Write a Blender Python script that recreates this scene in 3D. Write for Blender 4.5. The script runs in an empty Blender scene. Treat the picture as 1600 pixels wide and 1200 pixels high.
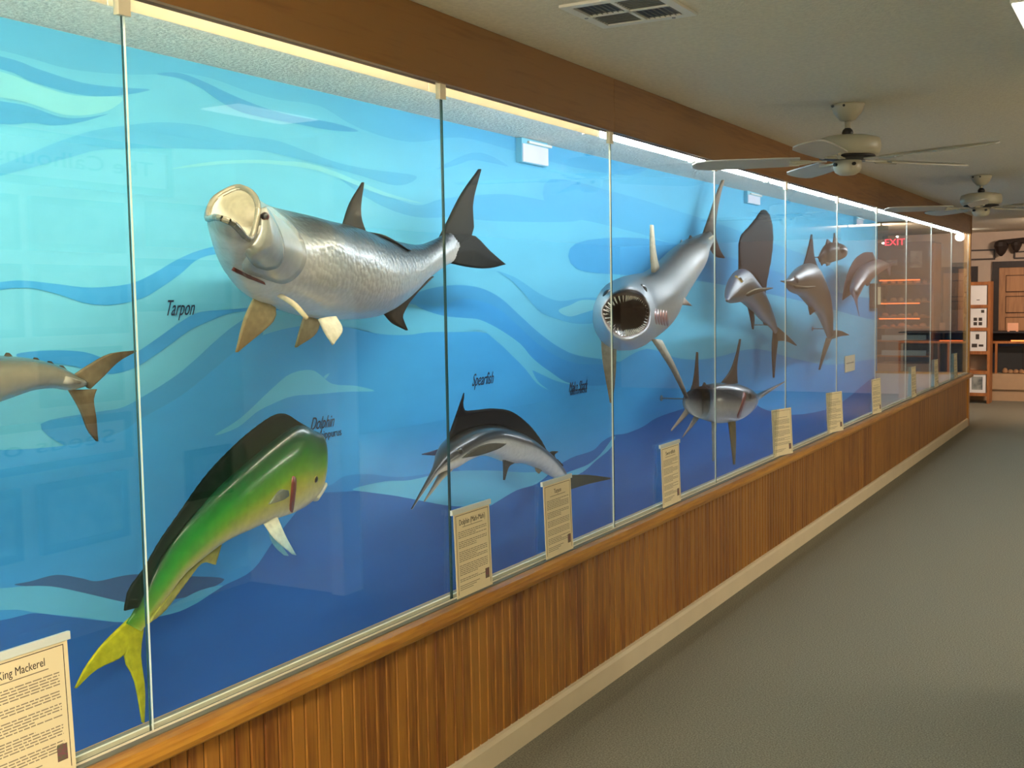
import bpy, bmesh, math, random
from mathutils import Vector, Matrix
from mathutils.bvhtree import BVHTree
from mathutils.geometry import delaunay_2d_cdt
random.seed(7)
S = bpy.context.scene
C = S.collection
V = Vector

# ------------------------------------------------------------------ camera
CAMH = 1.53                     # eye height
FPX = 1800.0                    # focal length in pixels of a 1600 wide frame
vp = V((1812 - 800, 450 - 600, FPX)).normalized()          # direction along the case, camera space (x right, y down, z fwd)
dn = V((430, 24000, FPX)).normalized()
dn = (dn - dn.dot(vp) * vp).normalized()
up = -dn
rt = vp.cross(up)
ROWS = (rt, vp, up)             # world = rows . cam
def ray(px, py):
    c = V((px - 800, py - 600, FPX))
    return V((rt.dot(c), vp.dot(c), up.dot(c)))
cam_d = bpy.data.cameras.new('camera'); cam = bpy.data.objects.new('camera', cam_d); C.objects.link(cam)
cam_d.sensor_width = 36; cam_d.lens = FPX / 1600 * 36; cam_d.clip_start = 0.05; cam_d.clip_end = 100
def axis(v): return V((rt.dot(v), vp.dot(v), up.dot(v)))
ax, ay, az = axis(V((1, 0, 0))), axis(V((0, -1, 0))), axis(V((0, 0, -1)))
cam.matrix_world = Matrix(((ax.x, ay.x, az.x, 0), (ax.y, ay.y, az.y, 0), (ax.z, ay.z, az.z, CAMH), (0, 0, 0, 1)))
S.camera = cam
def at(px, py, x=None, y=None, z=None):
    """the point of the place seen at a photo pixel, on a known plane of the room"""
    r = ray(px, py)
    t = x / r.x if x is not None else (y / r.y if y is not None else (z - CAMH) / r.z)
    return V((r.x * t, r.y * t, r.z * t + CAMH))

# ------------------------------------------------------------------ world, exposure, large lights
S.view_settings.view_transform = 'Standard'; S.view_settings.look = 'None'
S.view_settings.gamma = 1; S.view_settings.exposure = 0.8
S.view_settings.use_curve_mapping = False
w = bpy.data.worlds.new('world'); S.world = w; w.use_nodes = True
w.node_tree.nodes['Background'].inputs[0].default_value = (0.5, 0.5, 0.5, 1)
w.node_tree.nodes['Background'].inputs[1].default_value = 0.05
def area(name, loc, sx, sy, power, col, rot=(0, 0, 0)):
    l = bpy.data.lights.new(name, 'AREA'); l.shape = 'RECTANGLE'; l.size = sx; l.size_y = sy
    l.energy = power; l.color = col
    o = bpy.data.objects.new(name, l); o.location = loc; o.rotation_euler = rot; C.objects.link(o); return o
ROOM = (1.0, 0.90, 0.74)
CEIL = 2.38
FILL_LIGHTS = [(-0.09, -0.7, 42), (-0.09, -2.6, 42), (3.2, 6.4, 36), (3.2, 8.3, 36)]   # unseen fill lights added to brighten the room: x, y, strength
area('far_wall_fill', (-0.6, 14.66, 2.26), 0.5, 0.16, 42, (1.0, 0.74, 0.58), (math.radians(68), 0, 0))  # fill lamp added out of view to brighten the far wall

# ------------------------------------------------------------------ materials
def lin(c):
    return tuple(((v / 255) / 12.92 if v / 255 <= 0.04045 else ((v / 255 + 0.055) / 1.055) ** 2.4) for v in c)
def new_mat(name):
    m = bpy.data.materials.new(name); m.use_nodes = True
    nt = m.node_tree; return m, nt, nt.nodes['Principled BSDF']
def N(nt, typ, **kw):
    n = nt.nodes.new(typ)
    for k, v in kw.items(): setattr(n, k, v)
    return n
def mat(name, rgb, rough=0.5, metal=0.0, noise=0.0, scale=20.0, stretch=(1, 1, 1), bump=0.0, bscale=None, rgb2=None, coat=0.0, spec=0.5, detail=3.0):
    m, nt, p = new_mat(name)
    c = lin(rgb) + (1,)
    p.inputs['Base Color'].default_value = c
    p.inputs['Roughness'].default_value = rough; p.inputs['Metallic'].default_value = metal
    p.inputs['Coat Weight'].default_value = coat; p.inputs['Specular IOR Level'].default_value = spec
    if noise or rgb2 or bump:
        tc = N(nt, 'ShaderNodeTexCoord'); mp = N(nt, 'ShaderNodeMapping'); mp.inputs['Scale'].default_value = stretch
        nt.links.new(tc.outputs['Object'], mp.inputs['Vector'])
        nz = N(nt, 'ShaderNodeTexNoise'); nz.inputs['Scale'].default_value = scale; nz.inputs['Detail'].default_value = detail
        nt.links.new(mp.outputs[0], nz.inputs['Vector'])
        c2 = lin(rgb2) + (1,) if rgb2 else tuple(max(0, v * (1 - noise)) for v in c[:3]) + (1,)
        cr = N(nt, 'ShaderNodeValToRGB'); cr.color_ramp.elements[0].position = 0.35; cr.color_ramp.elements[1].position = 0.65
        cr.color_ramp.elements[0].color = c2; cr.color_ramp.elements[1].color = c
        nt.links.new(nz.outputs['Fac'], cr.inputs[0]); nt.links.new(cr.outputs[0], p.inputs['Base Color'])
        if bump:
            nb = nz
            if bscale:
                nb = N(nt, 'ShaderNodeTexNoise'); nb.inputs['Scale'].default_value = bscale; nb.inputs['Detail'].default_value = 2
                nt.links.new(mp.outputs[0], nb.inputs['Vector'])
            b = N(nt, 'ShaderNodeBump'); b.inputs['Strength'].default_value = bump; b.inputs['Distance'].default_value = 0.01
            nt.links.new(nb.outputs['Fac'], b.inputs['Height']); nt.links.new(b.outputs[0], p.inputs['Normal'])
    return m
def emit(name, rgb, strength):
    m, nt, p = new_mat(name)
    p.inputs['Base Color'].default_value = lin(rgb) + (1,)
    p.inputs['Emission Color'].default_value = lin(rgb) + (1,); p.inputs['Emission Strength'].default_value = strength
    return m
def wood(name, a, b, grain_axis='Z', scale=9.0, rough=0.4, coat=0.2, rnd=0.5):
    """oak: long dark streaks and cathedral figure along one axis, a little different on each board"""
    m, nt, p = new_mat(name)
    tc = N(nt, 'ShaderNodeTexCoord'); oi = N(nt, 'ShaderNodeObjectInfo')
    ge = N(nt, 'ShaderNodeNewGeometry')
    mp = N(nt, 'ShaderNodeMapping')
    s = {'X': (0.06, 1, 1), 'Y': (1, 0.06, 1), 'Z': (1, 1, 0.06)}[grain_axis]
    mp.inputs['Scale'].default_value = s
    nt.links.new(ge.outputs['Position'], mp.inputs['Vector'])
    n1 = N(nt, 'ShaderNodeTexNoise'); n1.inputs['Scale'].default_value = scale; n1.inputs['Detail'].default_value = 5; n1.inputs['Distortion'].default_value = 0.8
    n2 = N(nt, 'ShaderNodeTexNoise'); n2.inputs['Scale'].default_value = scale * 9; n2.inputs['Detail'].default_value = 3
    nt.links.new(mp.outputs[0], n1.inputs['Vector']); nt.links.new(mp.outputs[0], n2.inputs['Vector'])
    mx = N(nt, 'ShaderNodeMath', operation='MULTIPLY_ADD'); mx.inputs[1].default_value = 0.45
    nt.links.new(n2.outputs['Fac'], mx.inputs[0])
    m2 = N(nt, 'ShaderNodeMath', operation='MULTIPLY'); m2.inputs[1].default_value = 0.6
    nt.links.new(n1.outputs['Fac'], m2.inputs[0]); nt.links.new(m2.outputs[0], mx.inputs[2])
    m3 = N(nt, 'ShaderNodeMath', operation='MULTIPLY_ADD'); m3.inputs[1].default_value = 0.16 * rnd
    nt.links.new(oi.outputs['Random'], m3.inputs[0]); nt.links.new(mx.outputs[0], m3.inputs[2])
    cr = N(nt, 'ShaderNodeValToRGB')
    cr.color_ramp.elements[0].position = 0.42; cr.color_ramp.elements[0].color = lin(b) + (1,)
    cr.color_ramp.elements[1].position = 0.64; cr.color_ramp.elements[1].color = lin(a) + (1,)
    nt.links.new(m3.outputs[0], cr.inputs[0]); nt.links.new(cr.outputs[0], p.inputs['Base Color'])
    p.inputs['Roughness'].default_value = rough; p.inputs['Coat Weight'].default_value = coat; p.inputs['Coat Roughness'].default_value = 0.25
    bm = N(nt, 'ShaderNodeBump'); bm.inputs['Strength'].default_value = 0.08
    nt.links.new(n2.outputs['Fac'], bm.inputs['Height']); nt.links.new(bm.outputs[0], p.inputs['Normal'])
    return m
def skin(name, rough=0.28, metal=0.0, coat=0.6, scale_bump=0.0, sscale=60.0, mottle=0.15):
    """painted fish skin: the colours are stored with the mesh, gloss varnish on top"""
    m, nt, p = new_mat(name)
    at_ = N(nt, 'ShaderNodeAttribute', attribute_name='Col')
    tc = N(nt, 'ShaderNodeNewGeometry')
    nz = N(nt, 'ShaderNodeTexNoise'); nz.inputs['Scale'].default_value = 38; nz.inputs['Detail'].default_value = 4
    nt.links.new(tc.outputs['Position'], nz.inputs['Vector'])
    mr = N(nt, 'ShaderNodeMapRange'); mr.inputs['From Min'].default_value = 0.3; mr.inputs['From Max'].default_value = 0.7
    mr.inputs['To Min'].default_value = 1 - mottle; mr.inputs['To Max'].default_value = 1 + mottle * 0.4
    nt.links.new(nz.outputs['Fac'], mr.inputs[0])
    vm = N(nt, 'ShaderNodeVectorMath', operation='SCALE')
    nt.links.new(at_.outputs['Color'], vm.inputs[0]); nt.links.new(mr.outputs[0], vm.inputs['Scale'])
    nt.links.new(vm.outputs[0], p.inputs['Base Color'])
    p.inputs['Roughness'].default_value = rough; p.inputs['Metallic'].default_value = metal
    p.inputs['Coat Weight'].default_value = coat; p.inputs['Coat Roughness'].default_value = 0.12; p.inputs['Specular IOR Level'].default_value = 0.35
    if scale_bump:
        vo = N(nt, 'ShaderNodeTexVoronoi'); vo.inputs['Scale'].default_value = sscale
        nt.links.new(tc.outputs['Position'], vo.inputs['Vector'])
        b = N(nt, 'ShaderNodeBump'); b.inputs['Strength'].default_value = scale_bump; b.inputs['Distance'].default_value = 0.01; b.invert = True
        nt.links.new(vo.outputs['Distance'], b.inputs['Height']); nt.links.new(b.outputs[0], p.inputs['Normal'])
    return m
def glass_mat(name, tint=(0.965, 0.985, 0.975), ior=1.45):
    m = bpy.data.materials.new(name); m.use_nodes = True; nt = m.node_tree
    for n in list(nt.nodes): nt.nodes.remove(n)
    out = N(nt, 'ShaderNodeOutputMaterial'); mix = N(nt, 'ShaderNodeMixShader')
    tr = N(nt, 'ShaderNodeBsdfTransparent'); tr.inputs[0].default_value = tint + (1,)
    gl = N(nt, 'ShaderNodeBsdfGlossy'); gl.inputs['Roughness'].default_value = 0.0
    g = N(nt, 'ShaderNodeNewGeometry')
    io = N(nt, 'ShaderNodeMapRange'); io.inputs['To Min'].default_value = ior; io.inputs['To Max'].default_value = 1 / ior
    nt.links.new(g.outputs['Backfacing'], io.inputs[0])
    fr = N(nt, 'ShaderNodeFresnel'); nt.links.new(io.outputs[0], fr.inputs['IOR'])
    nt.links.new(fr.outputs[0], mix.inputs[0]); nt.links.new(tr.outputs[0], mix.inputs[1]); nt.links.new(gl.outputs[0], mix.inputs[2])
    nt.links.new(mix.outputs[0], out.inputs[0]); return m

M = {}
M['carpet'] = mat('carpet', (146, 142, 124), 0.95, noise=0.45, scale=170, bump=0.5, bscale=420, detail=2, spec=0.1)
M['ceiling'] = mat('ceiling_texture', (226, 220, 200), 0.95, noise=0.10, scale=60, bump=0.35, bscale=110, spec=0.1)
M['popcorn'] = mat('popcorn_ceiling', (240, 238, 228), 0.95, noise=0.24, scale=75, bump=1.0, bscale=75, spec=0.1)
M['plaster'] = mat('plaster', (212, 200, 180), 0.9, noise=0.05, scale=8)
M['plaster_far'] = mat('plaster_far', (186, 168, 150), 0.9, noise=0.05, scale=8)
M['darkened_wall'] = mat('darkened_side_wall', (112, 92, 72), 0.7, noise=0.15, scale=6)  # unseen side wall darkened to weaken its reflection in the glass
M['knee'] = mat('knee_wall_paint', (205, 196, 184), 0.9, noise=0.05, scale=8)
M['baseboard'] = mat('baseboard_vinyl', (206, 190, 156), 0.6, noise=0.05, scale=6)
M['bead'] = wood('oak_beadboard', (158, 106, 36), (112, 62, 18), 'Z', 13, 0.42, 0.15)
M['groove'] = mat('groove_dark', (74, 44, 16), 0.7, noise=0.2, scale=30)
M['ledge'] = wood('oak_ledge', (186, 132, 46), (150, 96, 28), 'Y', 14, 0.35, 0.3)
M['valance'] = wood('oak_valance', (138, 98, 50), (112, 74, 34), 'Y', 8, 0.5, 0.1, rnd=1.0)
M['post'] = wood('oak_post', (198, 136, 52), (160, 98, 34), 'Z', 10, 0.4, 0.2)
M['rackwood'] = wood('rack_pine', (170, 106, 48), (134, 76, 32), 'Z', 10, 0.5, 0.1)
M['doorwood'] = wood('door_wood', (176, 128, 84), (142, 98, 62), 'Z', 8, 0.5, 0.1)
M['darkwood'] = mat('dark_frame', (44, 34, 28), 0.5, noise=0.2, scale=20)
M['glass'] = glass_mat('case_glass', ior=1.52)
M['glass_edge'] = mat('glass_edge', (34, 58, 54), 0.15, spec=0.8)
M['glass_edge_lit'] = mat('glass_edge_pale', (224, 226, 206), 0.3, spec=0.8)  # pale colour stands in for case light carried in the edge
M['sill'] = mat('aluminium_sill', (112, 107, 92), 0.6, metal=0.0, noise=0.08, scale=30)
M['channel'] = mat('cream_channel', (232, 220, 190), 0.4, noise=0.03, scale=10)
M['white'] = mat('white_enamel', (226, 224, 212), 0.4, noise=0.04, scale=12)
M['fanwhite'] = mat('fan_enamel', (182, 175, 150), 0.35, noise=0.05, scale=14)
M['fanblade'] = mat('fan_blade', (180, 176, 160), 0.45, noise=0.05, scale=10)
M['black'] = mat('black_plastic', (22, 20, 20), 0.4, noise=0.2, scale=10)
M['paper'] = mat('cream_paper', (226, 212, 170), 0.7, noise=0.04, scale=8)
M['whitepaper'] = mat('white_paper', (226, 224, 220), 0.7, noise=0.04, scale=8)
M['ink'] = mat('ink', (62, 52, 44), 0.7, noise=0.1, scale=50)
M['ink_soft'] = mat('ink_soft', (136, 124, 102), 0.7, noise=0.1, scale=50)
M['crest'] = mat('crest_print', (120, 70, 82), 0.7, rgb2=(92, 96, 70), noise=0.2, scale=160)
M['script'] = mat('script_ink', (22, 34, 66), 0.6, noise=0.1, scale=50)
M['acrylic'] = mat('clear_acrylic', (206, 214, 206), 0.25, noise=0.03, scale=10, spec=0.6)
M['tooth'] = mat('tooth_enamel', (238, 234, 222), 0.3, noise=0.05, scale=60)
M['steel'] = mat('steel', (150, 150, 150), 0.3, metal=0.9, noise=0.1, scale=40)
M['boxcyan'] = mat('box_side_paint', (108, 186, 208), 0.6, noise=0.05, scale=8)
M['boxwhite'] = mat('box_face', (214, 212, 222), 0.6, noise=0.05, scale=8)
m_, nt_, p_ = new_mat('translucent_shield'); p_.inputs['Base Color'].default_value = lin((236, 222, 186)) + (1,)
tr_ = N(nt_, 'ShaderNodeBsdfTranslucent'); tr_.inputs[0].default_value = lin((255, 247, 230)) + (1,)
mx_ = N(nt_, 'ShaderNodeMixShader'); mx_.inputs[0].default_value = 0.4
nt_.links.new(p_.outputs[0], mx_.inputs[1]); nt_.links.new(tr_.outputs[0], mx_.inputs[2]); nt_.links.new(mx_.outputs[0], nt_.nodes['Material Output'].inputs[0])
M['shield'] = m_
M['tube'] = emit('fluorescent_tube', (232, 242, 255), 44)
M['tube_warm'] = emit('fluorescent_tube_warm', (255, 246, 226), 31)
M['troffer'] = emit('troffer_diffuser', (255, 250, 236), 0.9)
M['louver'] = mat('louver_metal', (128, 124, 108), 0.5, noise=0.1, scale=20)
M['exit'] = emit('exit_red', (255, 20, 60), 3.0)
M['bulb'] = emit('bulb', (255, 245, 232), 14)
M['orange'] = emit('shelf_lamp', (255, 110, 50), 2.2)
SK = skin('fish_skin', coat=0.35); SKS = skin('silver_skin', 0.24, 0.2, 0.22, 0.0, mottle=0.10)
SKSC = skin('scaled_skin', 0.28, 0.12, 0.2, 0.2, 46, mottle=0.10)
FIN = skin('fin_skin', 0.62, 0.0, 0.0, mottle=0.25)
FIN.node_tree.nodes['Principled BSDF'].inputs['Specular IOR Level'].default_value = 0.12
SKM = skin('matt_silver_skin', 0.36, 0.05, 0.15, mottle=0.14)

# ------------------------------------------------------------------ mesh helpers
def link(name, me, parent=None, mats=()):
    o = bpy.data.objects.new(name, me); C.objects.link(o)
    for m in (mats if isinstance(mats, (list, tuple)) else [mats]): me.materials.append(m)
    if parent is not None: o.parent = parent
    return o
def mesh(name, verts, faces, m, parent=None, smooth=False, cols=None, idx=None):
    me = bpy.data.meshes.new(name); me.from_pydata([tuple(v) for v in verts], [], faces)
    bm = bmesh.new(); bm.from_mesh(me); bmesh.ops.recalc_face_normals(bm, faces=bm.faces); bm.to_mesh(me); bm.free()
    if smooth: me.polygons.foreach_set('use_smooth', [True] * len(me.polygons))
    if cols:
        a = me.color_attributes.new('Col', 'FLOAT_COLOR', 'POINT')
        a.data.foreach_set('color', [x for c in cols for x in (*c, 1.0)])
    if idx: me.polygons.foreach_set('material_index', idx)
    me.update()
    return link(name, me, parent, m)
class MB:
    def __init__(s): s.v = []; s.f = []
    def box(s, x0, x1, y0, y1, z0, z1):
        b = len(s.v)
        s.v += [V((x, y, z)) for x in (x0, x1) for y in (y0, y1) for z in (z0, z1)]
        s.f += [tuple(b + i for i in q) for q in ((0, 1, 3, 2), (4, 6, 7, 5), (0, 4, 5, 1), (2, 3, 7, 6), (0, 2, 6, 4), (1, 5, 7, 3))]
        return s
    def tube(s, p0, p1, r0, r1=None, n=10, caps=True):
        r1 = r0 if r1 is None else r1
        p0, p1 = V(p0), V(p1); d = (p1 - p0).normalized()
        a = d.orthogonal().normalized(); c = d.cross(a); b = len(s.v)
        for p, r in ((p0, r0), (p1, r1)):
            s.v += [p + (a * math.cos(2 * math.pi * i / n) + c * math.sin(2 * math.pi * i / n)) * r for i in range(n)]
        s.f += [(b + i, b + (i + 1) % n, b + n + (i + 1) % n, b + n + i) for i in range(n)]
        if caps: s.f += [tuple(b + i for i in range(n))[::-1], tuple(b + n + i for i in range(n))]
        return s
    def lathe(s, prof, c=(0, 0, 0), n=24):
        b = len(s.v); c = V(c)
        for r, z in prof:
            s.v += [c + V((r * math.cos(2 * math.pi * i / n), r * math.sin(2 * math.pi * i / n), z)) for i in range(n)]
        for k in range(len(prof) - 1):
            s.f += [(b + k * n + i, b + k * n + (i + 1) % n, b + (k + 1) * n + (i + 1) % n, b + (k + 1) * n + i) for i in range(n)]
        s.f += [tuple(b + i for i in range(n))[::-1], tuple(b + (len(prof) - 1) * n + i for i in range(n))]
        return s
    def extrude_y(s, prof, y0, y1):
        b = len(s.v); n = len(prof)
        s.v += [V((x, y0, z)) for x, z in prof] + [V((x, y1, z)) for x, z in prof]
        s.f += [(b + i, b + (i + 1) % n, b + n + (i + 1) % n, b + n + i) for i in range(n)]
        s.f += [tuple(b + i for i in range(n))[::-1], tuple(b + n + i for i in range(n))]
        return s
    def build(s, name, m, parent=None, smooth=False): return mesh(name, s.v, s.f, m, parent, smooth)
def tag(o, label=None, cat=None, group=None, kind=None):
    if label: o['label'] = label
    if cat: o['category'] = cat
    if group: o['group'] = group
    if kind: o['kind'] = kind
    return o
def empty(name, loc=(0, 0, 0)):
    o = bpy.data.objects.new(name, None); C.objects.link(o); o.location = loc; o.empty_display_size = 0.1
    return o
def adopt(root, *parts):
    """parts are built in room coordinates: keep them there under a root that sits at the thing's base"""
    for p in parts:
        p.parent = root; p.matrix_parent_inverse = Matrix.Translation(-V(root.location))
def cr(pts, k, closed=False):
    """Catmull-Rom through points, k steps per span"""
    pts = [V(p) for p in pts]; n = len(pts); out = []
    rng = range(n if closed else n - 1)
    for i in rng:
        if closed: a, b, c, d = pts[i - 1], pts[i], pts[(i + 1) % n], pts[(i + 2) % n]
        else:
            b, c = pts[i], pts[i + 1]
            a = pts[i - 1] if i > 0 else b * 2 - c
            d = pts[i + 2] if i + 2 < n else c * 2 - b
        for j in range(k):
            t = j / k; t2 = t * t; t3 = t2 * t
            out.append(0.5 * ((2 * b) + (c - a) * t + (2 * a - 5 * b + 4 * c - d) * t2 + (3 * b - a - 3 * c + d) * t3))
    if not closed: out.append(pts[-1].copy())
    return out
def resample(pts, n):
    L = [0.0]
    for a, b in zip(pts, pts[1:]): L.append(L[-1] + (b - a).length)
    tot = L[-1] or 1e-9; out = []; k = 0
    for i in range(n):
        s = tot * i / (n - 1)
        while k < len(L) - 2 and L[k + 1] < s: k += 1
        d = L[k + 1] - L[k]; t = (s - L[k]) / d if d > 1e-12 else 0
        out.append(pts[k].lerp(pts[k + 1], min(1, max(0, t))))
    return out
def text(body, size, loc, right, upv, m, name, parent=None, shear=0.0, align='CENTER', depth=0.0004, width=None):
    cu = bpy.data.curves.new(name, 'FONT'); cu.body = body; cu.size = size; cu.shear = shear
    cu.align_x = align; cu.align_y = 'CENTER'; cu.extrude = depth; cu.resolution_u = 3
    o = bpy.data.objects.new(name, cu); C.objects.link(o)
    dg = bpy.context.evaluated_depsgraph_get()
    me = bpy.data.meshes.new_from_object(o.evaluated_get(dg)); bpy.data.objects.remove(o); bpy.data.curves.remove(cu)
    r, u = V(right).normalized(), V(upv).normalized(); n = r.cross(u)
    s = 1.0
    if width:
        xs = [v.co.x for v in me.vertices]; s = width / (max(xs) - min(xs))
    me.transform(Matrix(((r.x * s, u.x * s if not width else u.x, n.x, loc[0]), (r.y * s, u.y if width else u.y, n.y, loc[1]), (r.z * s, u.z, n.z, loc[2]), (0, 0, 0, 1))))
    me.materials.clear()
    return link(name, me, parent, m)

# ------------------------------------------------------------------ the room
GX = -1.89; WX = -2.89; YE = 13.93; PITCH = 1.2192; Y0 = 1.739
ZB = 0.614; ZT = 2.175; NEAR = -4.0; FAR = 18.0; RX = 0.58; RX2 = 4.2
def struct(o): o['kind'] = 'structure'; return o
struct(MB().box(WX - 1.6, RX2, NEAR, FAR, -0.05, 0).build('floor', M['carpet']))
struct(MB().box(WX - 1.6, RX2, NEAR, FAR, CEIL, CEIL + 0.05).build('ceiling', M['ceiling']))
struct(MB().box(RX, RX + 0.1, NEAR, 4.75, 0, CEIL).build('wall_right', M['plaster']))
struct(MB().box(RX2, RX2 + 0.1, 4.75, FAR, 0, CEIL).build('wall_right_far', M['darkened_wall']))
struct(MB().box(-0.02, RX2, 4.75, 4.85, 0, CEIL).build('wall_partition', M['plaster']))
struct(MB().box(-0.10, -0.02, 4.72, 4.88, 0, CEIL).build('trim_1', M['white']))
struct(MB().box(WX - 1.6, RX2, NEAR - 0.1, NEAR, 0, CEIL).build('wall_behind', M['plaster']))
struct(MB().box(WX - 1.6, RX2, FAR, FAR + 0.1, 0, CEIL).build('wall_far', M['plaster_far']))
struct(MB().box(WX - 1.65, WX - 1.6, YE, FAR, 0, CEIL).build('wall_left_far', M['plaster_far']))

# mural wall --------------------------------------------------------
def mural_mat(name, stops, noise=0.05):
    m, nt, p = new_mat(name)
    g = N(nt, 'ShaderNodeNewGeometry'); sp = N(nt, 'ShaderNodeSeparateXYZ'); nt.links.new(g.outputs['Position'], sp.inputs[0])
    mr = N(nt, 'ShaderNodeMapRange'); mr.inputs['From Min'].default_value = 0.0; mr.inputs['From Max'].default_value = 2.4
    nt.links.new(sp.outputs['Z'], mr.inputs[0])
    rmp = N(nt, 'ShaderNodeValToRGB')
    els = rmp.color_ramp.elements
    while len(els) < len(stops): els.new(0.5)
    for e, (z, c) in zip(els, stops): e.position = z / 2.4; e.color = lin(c) + (1,)
    nt.links.new(mr.outputs[0], rmp.inputs[0])
    mp = N(nt, 'ShaderNodeMapping'); mp.inputs['Scale'].default_value = (1, 0.5, 2.0); nt.links.new(g.outputs['Position'], mp.inputs[0])
    nz = N(nt, 'ShaderNodeTexNoise'); nz.inputs['Scale'].default_value = 5; nz.inputs['Detail'].default_value = 4; nt.links.new(mp.outputs[0], nz.inputs['Vector'])
    m2 = N(nt, 'ShaderNodeMapRange'); m2.inputs['From Min'].default_value = 0.3; m2.inputs['From Max'].default_value = 0.7
    m2.inputs['To Min'].default_value = 1 - noise; m2.inputs['To Max'].default_value = 1 + noise * 0.5; nt.links.new(nz.outputs['Fac'], m2.inputs[0])
    vm = N(nt, 'ShaderNodeVectorMath', operation='SCALE'); nt.links.new(rmp.outputs[0], vm.inputs[0]); nt.links.new(m2.outputs[0], vm.inputs['Scale'])
    nt.links.new(vm.outputs[0], p.inputs['Base Color']); p.inputs['Roughness'].default_value = 0.75; p.inputs['Specular IOR Level'].default_value = 0.2
    return m
LIGHTB = [(0.6, (92, 180, 224)), (1.4, (110, 196, 226)), (2.0, (100, 186, 216)), (2.4, (90, 174, 208))]
MEDB = [(0.6, (56, 144, 212)), (1.4, (72, 162, 216)), (2.0, (70, 158, 206)), (2.4, (66, 150, 198))]
SOFTD = [(0.6, (72, 158, 216)), (1.4, (88, 178, 220)), (2.4, (78, 164, 204))]
SOFTL = [(0.6, (104, 194, 222)), (1.4, (128, 204, 220)), (2.4, (112, 192, 208))]
DARKB = [(0.4, (52, 130, 206)), (1.0, (56, 146, 216)), (1.6, (66, 162, 222)), (2.4, (76, 168, 214))]
DEEP = [(0.3, (64, 154, 222)), (0.9, (66, 162, 228)), (1.4, (68, 168, 230))]
DEEPEST = [(0.0, (40, 98, 172)), (0.5, (42, 104, 180)), (1.0, (44, 116, 192))]
RIBB = [(0.5, (96, 184, 226)), (1.4, (104, 196, 230))]
GREYB = [(0.3, (66, 100, 150)), (1.2, (60, 110, 160))]
MU = {k: mural_mat('mural_' + k, s) for k, s in dict(light=LIGHTB, medium=MEDB, soft_dark=SOFTD, soft_light=SOFTL, dark=DARKB, deep=DEEP, deepest=DEEPEST, ribbon=RIBB, grey=GREYB).items()}
wall = struct(MB().box(WX - 0.1, WX, NEAR, YE, 0, CEIL).build('wall_mural', MU['light']))
struct(MB().box(WX, GX + 0.0, NEAR, YE, 2.355, CEIL - 0.002).build('ceiling_case', M['popcorn']))
def wave(pts, key, layer, sc=None, k=4):
    """one painted wave of the mural, a thin layer of paint on the wall"""
    if sc: ox, oy, f = sc; pts = [(ox + x / f, oy + y / f) for x, y in pts]
    P = [at(x, y, x=WX) for x, y in pts]
    P = cr(P, k, True) if k > 1 else P
    d = 0.001 + 0.0004 * layer + 0.00005 * (len(wall.children) % 8)
    Q = [V((p.y, p.z)) for p in P]
    vs, _, fs, *_ = delaunay_2d_cdt(Q, [], [list(range(len(Q)))], 1, 1e-6)
    P = [V((WX + d, min(p.x, YE - 0.001), min(max(p.y, 0.004), 2.352))) for p in vs]
    me = bpy.data.meshes.new('painted_wave'); me.from_pydata([tuple(p) for p in P], [], [tuple(f) for f in fs])
    for p in me.polygons:
        if p.normal.x < 0: p.flip()
    return link('painted_wave', me, wall, MU[key])
c1, c2, c3, c4, c5, c6, c8 = (0, 0, 3.2), (400, 80, 3.2), (0, 350, 3.2), (500, 350, 3.2), (0, 700, 3.2), (400, 600, 3.2), (900, 500, 3.2)
# upper waves
wave([(-260, 20), (-100, 60), (0, 79), (47, 91), (109, 108), (188, 116), (244, 116), (269, 112), (328, 122), (390, 144), (437, 156), (500, 166), (560, 200), (640, 222), (720, 215), (800, 235), (900, 262), (1000, 270), (1000, 200), (700, 150), (300, 60), (0, 0), (-260, -60)], 'soft_dark', 1)
wave([(-200, 50), (0, 88), (62, 109), (131, 130), (194, 137), (234, 140), (203, 147), (156, 151), (109, 145), (47, 127), (0, 108), (-200, 70)], 'medium', 2)
wave([(-200, 60), (0, 112), (60, 134), (120, 150), (190, 152), (170, 172), (131, 180), (94, 178), (47, 162), (0, 152), (-200, 120)], 'soft_light', 2)
wave([(244, 116), (275, 113), (312, 125), (359, 147), (406, 166), (453, 180), (520, 192), (560, 205), (520, 204), (470, 195), (422, 186), (375, 175), (344, 159), (312, 137), (281, 123)], 'medium', 2)
wave([(-200, 130), (0, 158), (47, 167), (94, 183), (131, 184), (169, 178), (125, 191), (84, 196), (47, 192), (0, 194), (-200, 180)], 'medium', 2)
wave([(-100, 300), (0, 258), (47, 239), (94, 220), (141, 205), (188, 197), (250, 191), (312, 196), (359, 208), (395, 214), (440, 222), (520, 252), (580, 265), (650, 275), (620, 290), (540, 268), (420, 238), (350, 234), (260, 232), (160, 234), (94, 250)], 'soft_dark', 2)
wave([(265, 264), (320, 254), (375, 250), (430, 251), (500, 260), (600, 300), (660, 318), (600, 306), (500, 268), (430, 257), (375, 255), (320, 259)], 'soft_light', 3)
wave([(900, 590), (1050, 515), (1150, 515), (1260, 575), (1180, 560), (1080, 545), (1000, 570)], 'soft_dark', 3, c2)
wave([(400, 620), (600, 700), (800, 770), (920, 740), (1100, 720), (1300, 720), (1600, 790), (1600, 850), (1200, 850), (1000, 830), (800, 830), (600, 760)], 'soft_dark', 1, c2)
wave([(860, 280), (960, 300), (1060, 330), (1180, 370), (1300, 420), (1300, 470), (1150, 420), (1050, 380), (940, 350), (860, 330)], 'soft_dark', 1, None)
wave([(900, 380), (1000, 372), (1100, 392), (1200, 420), (1320, 460), (1372, 470), (1372, 500), (1250, 470), (1100, 440), (980, 430), (900, 420)], 'medium', 2, None)
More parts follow.
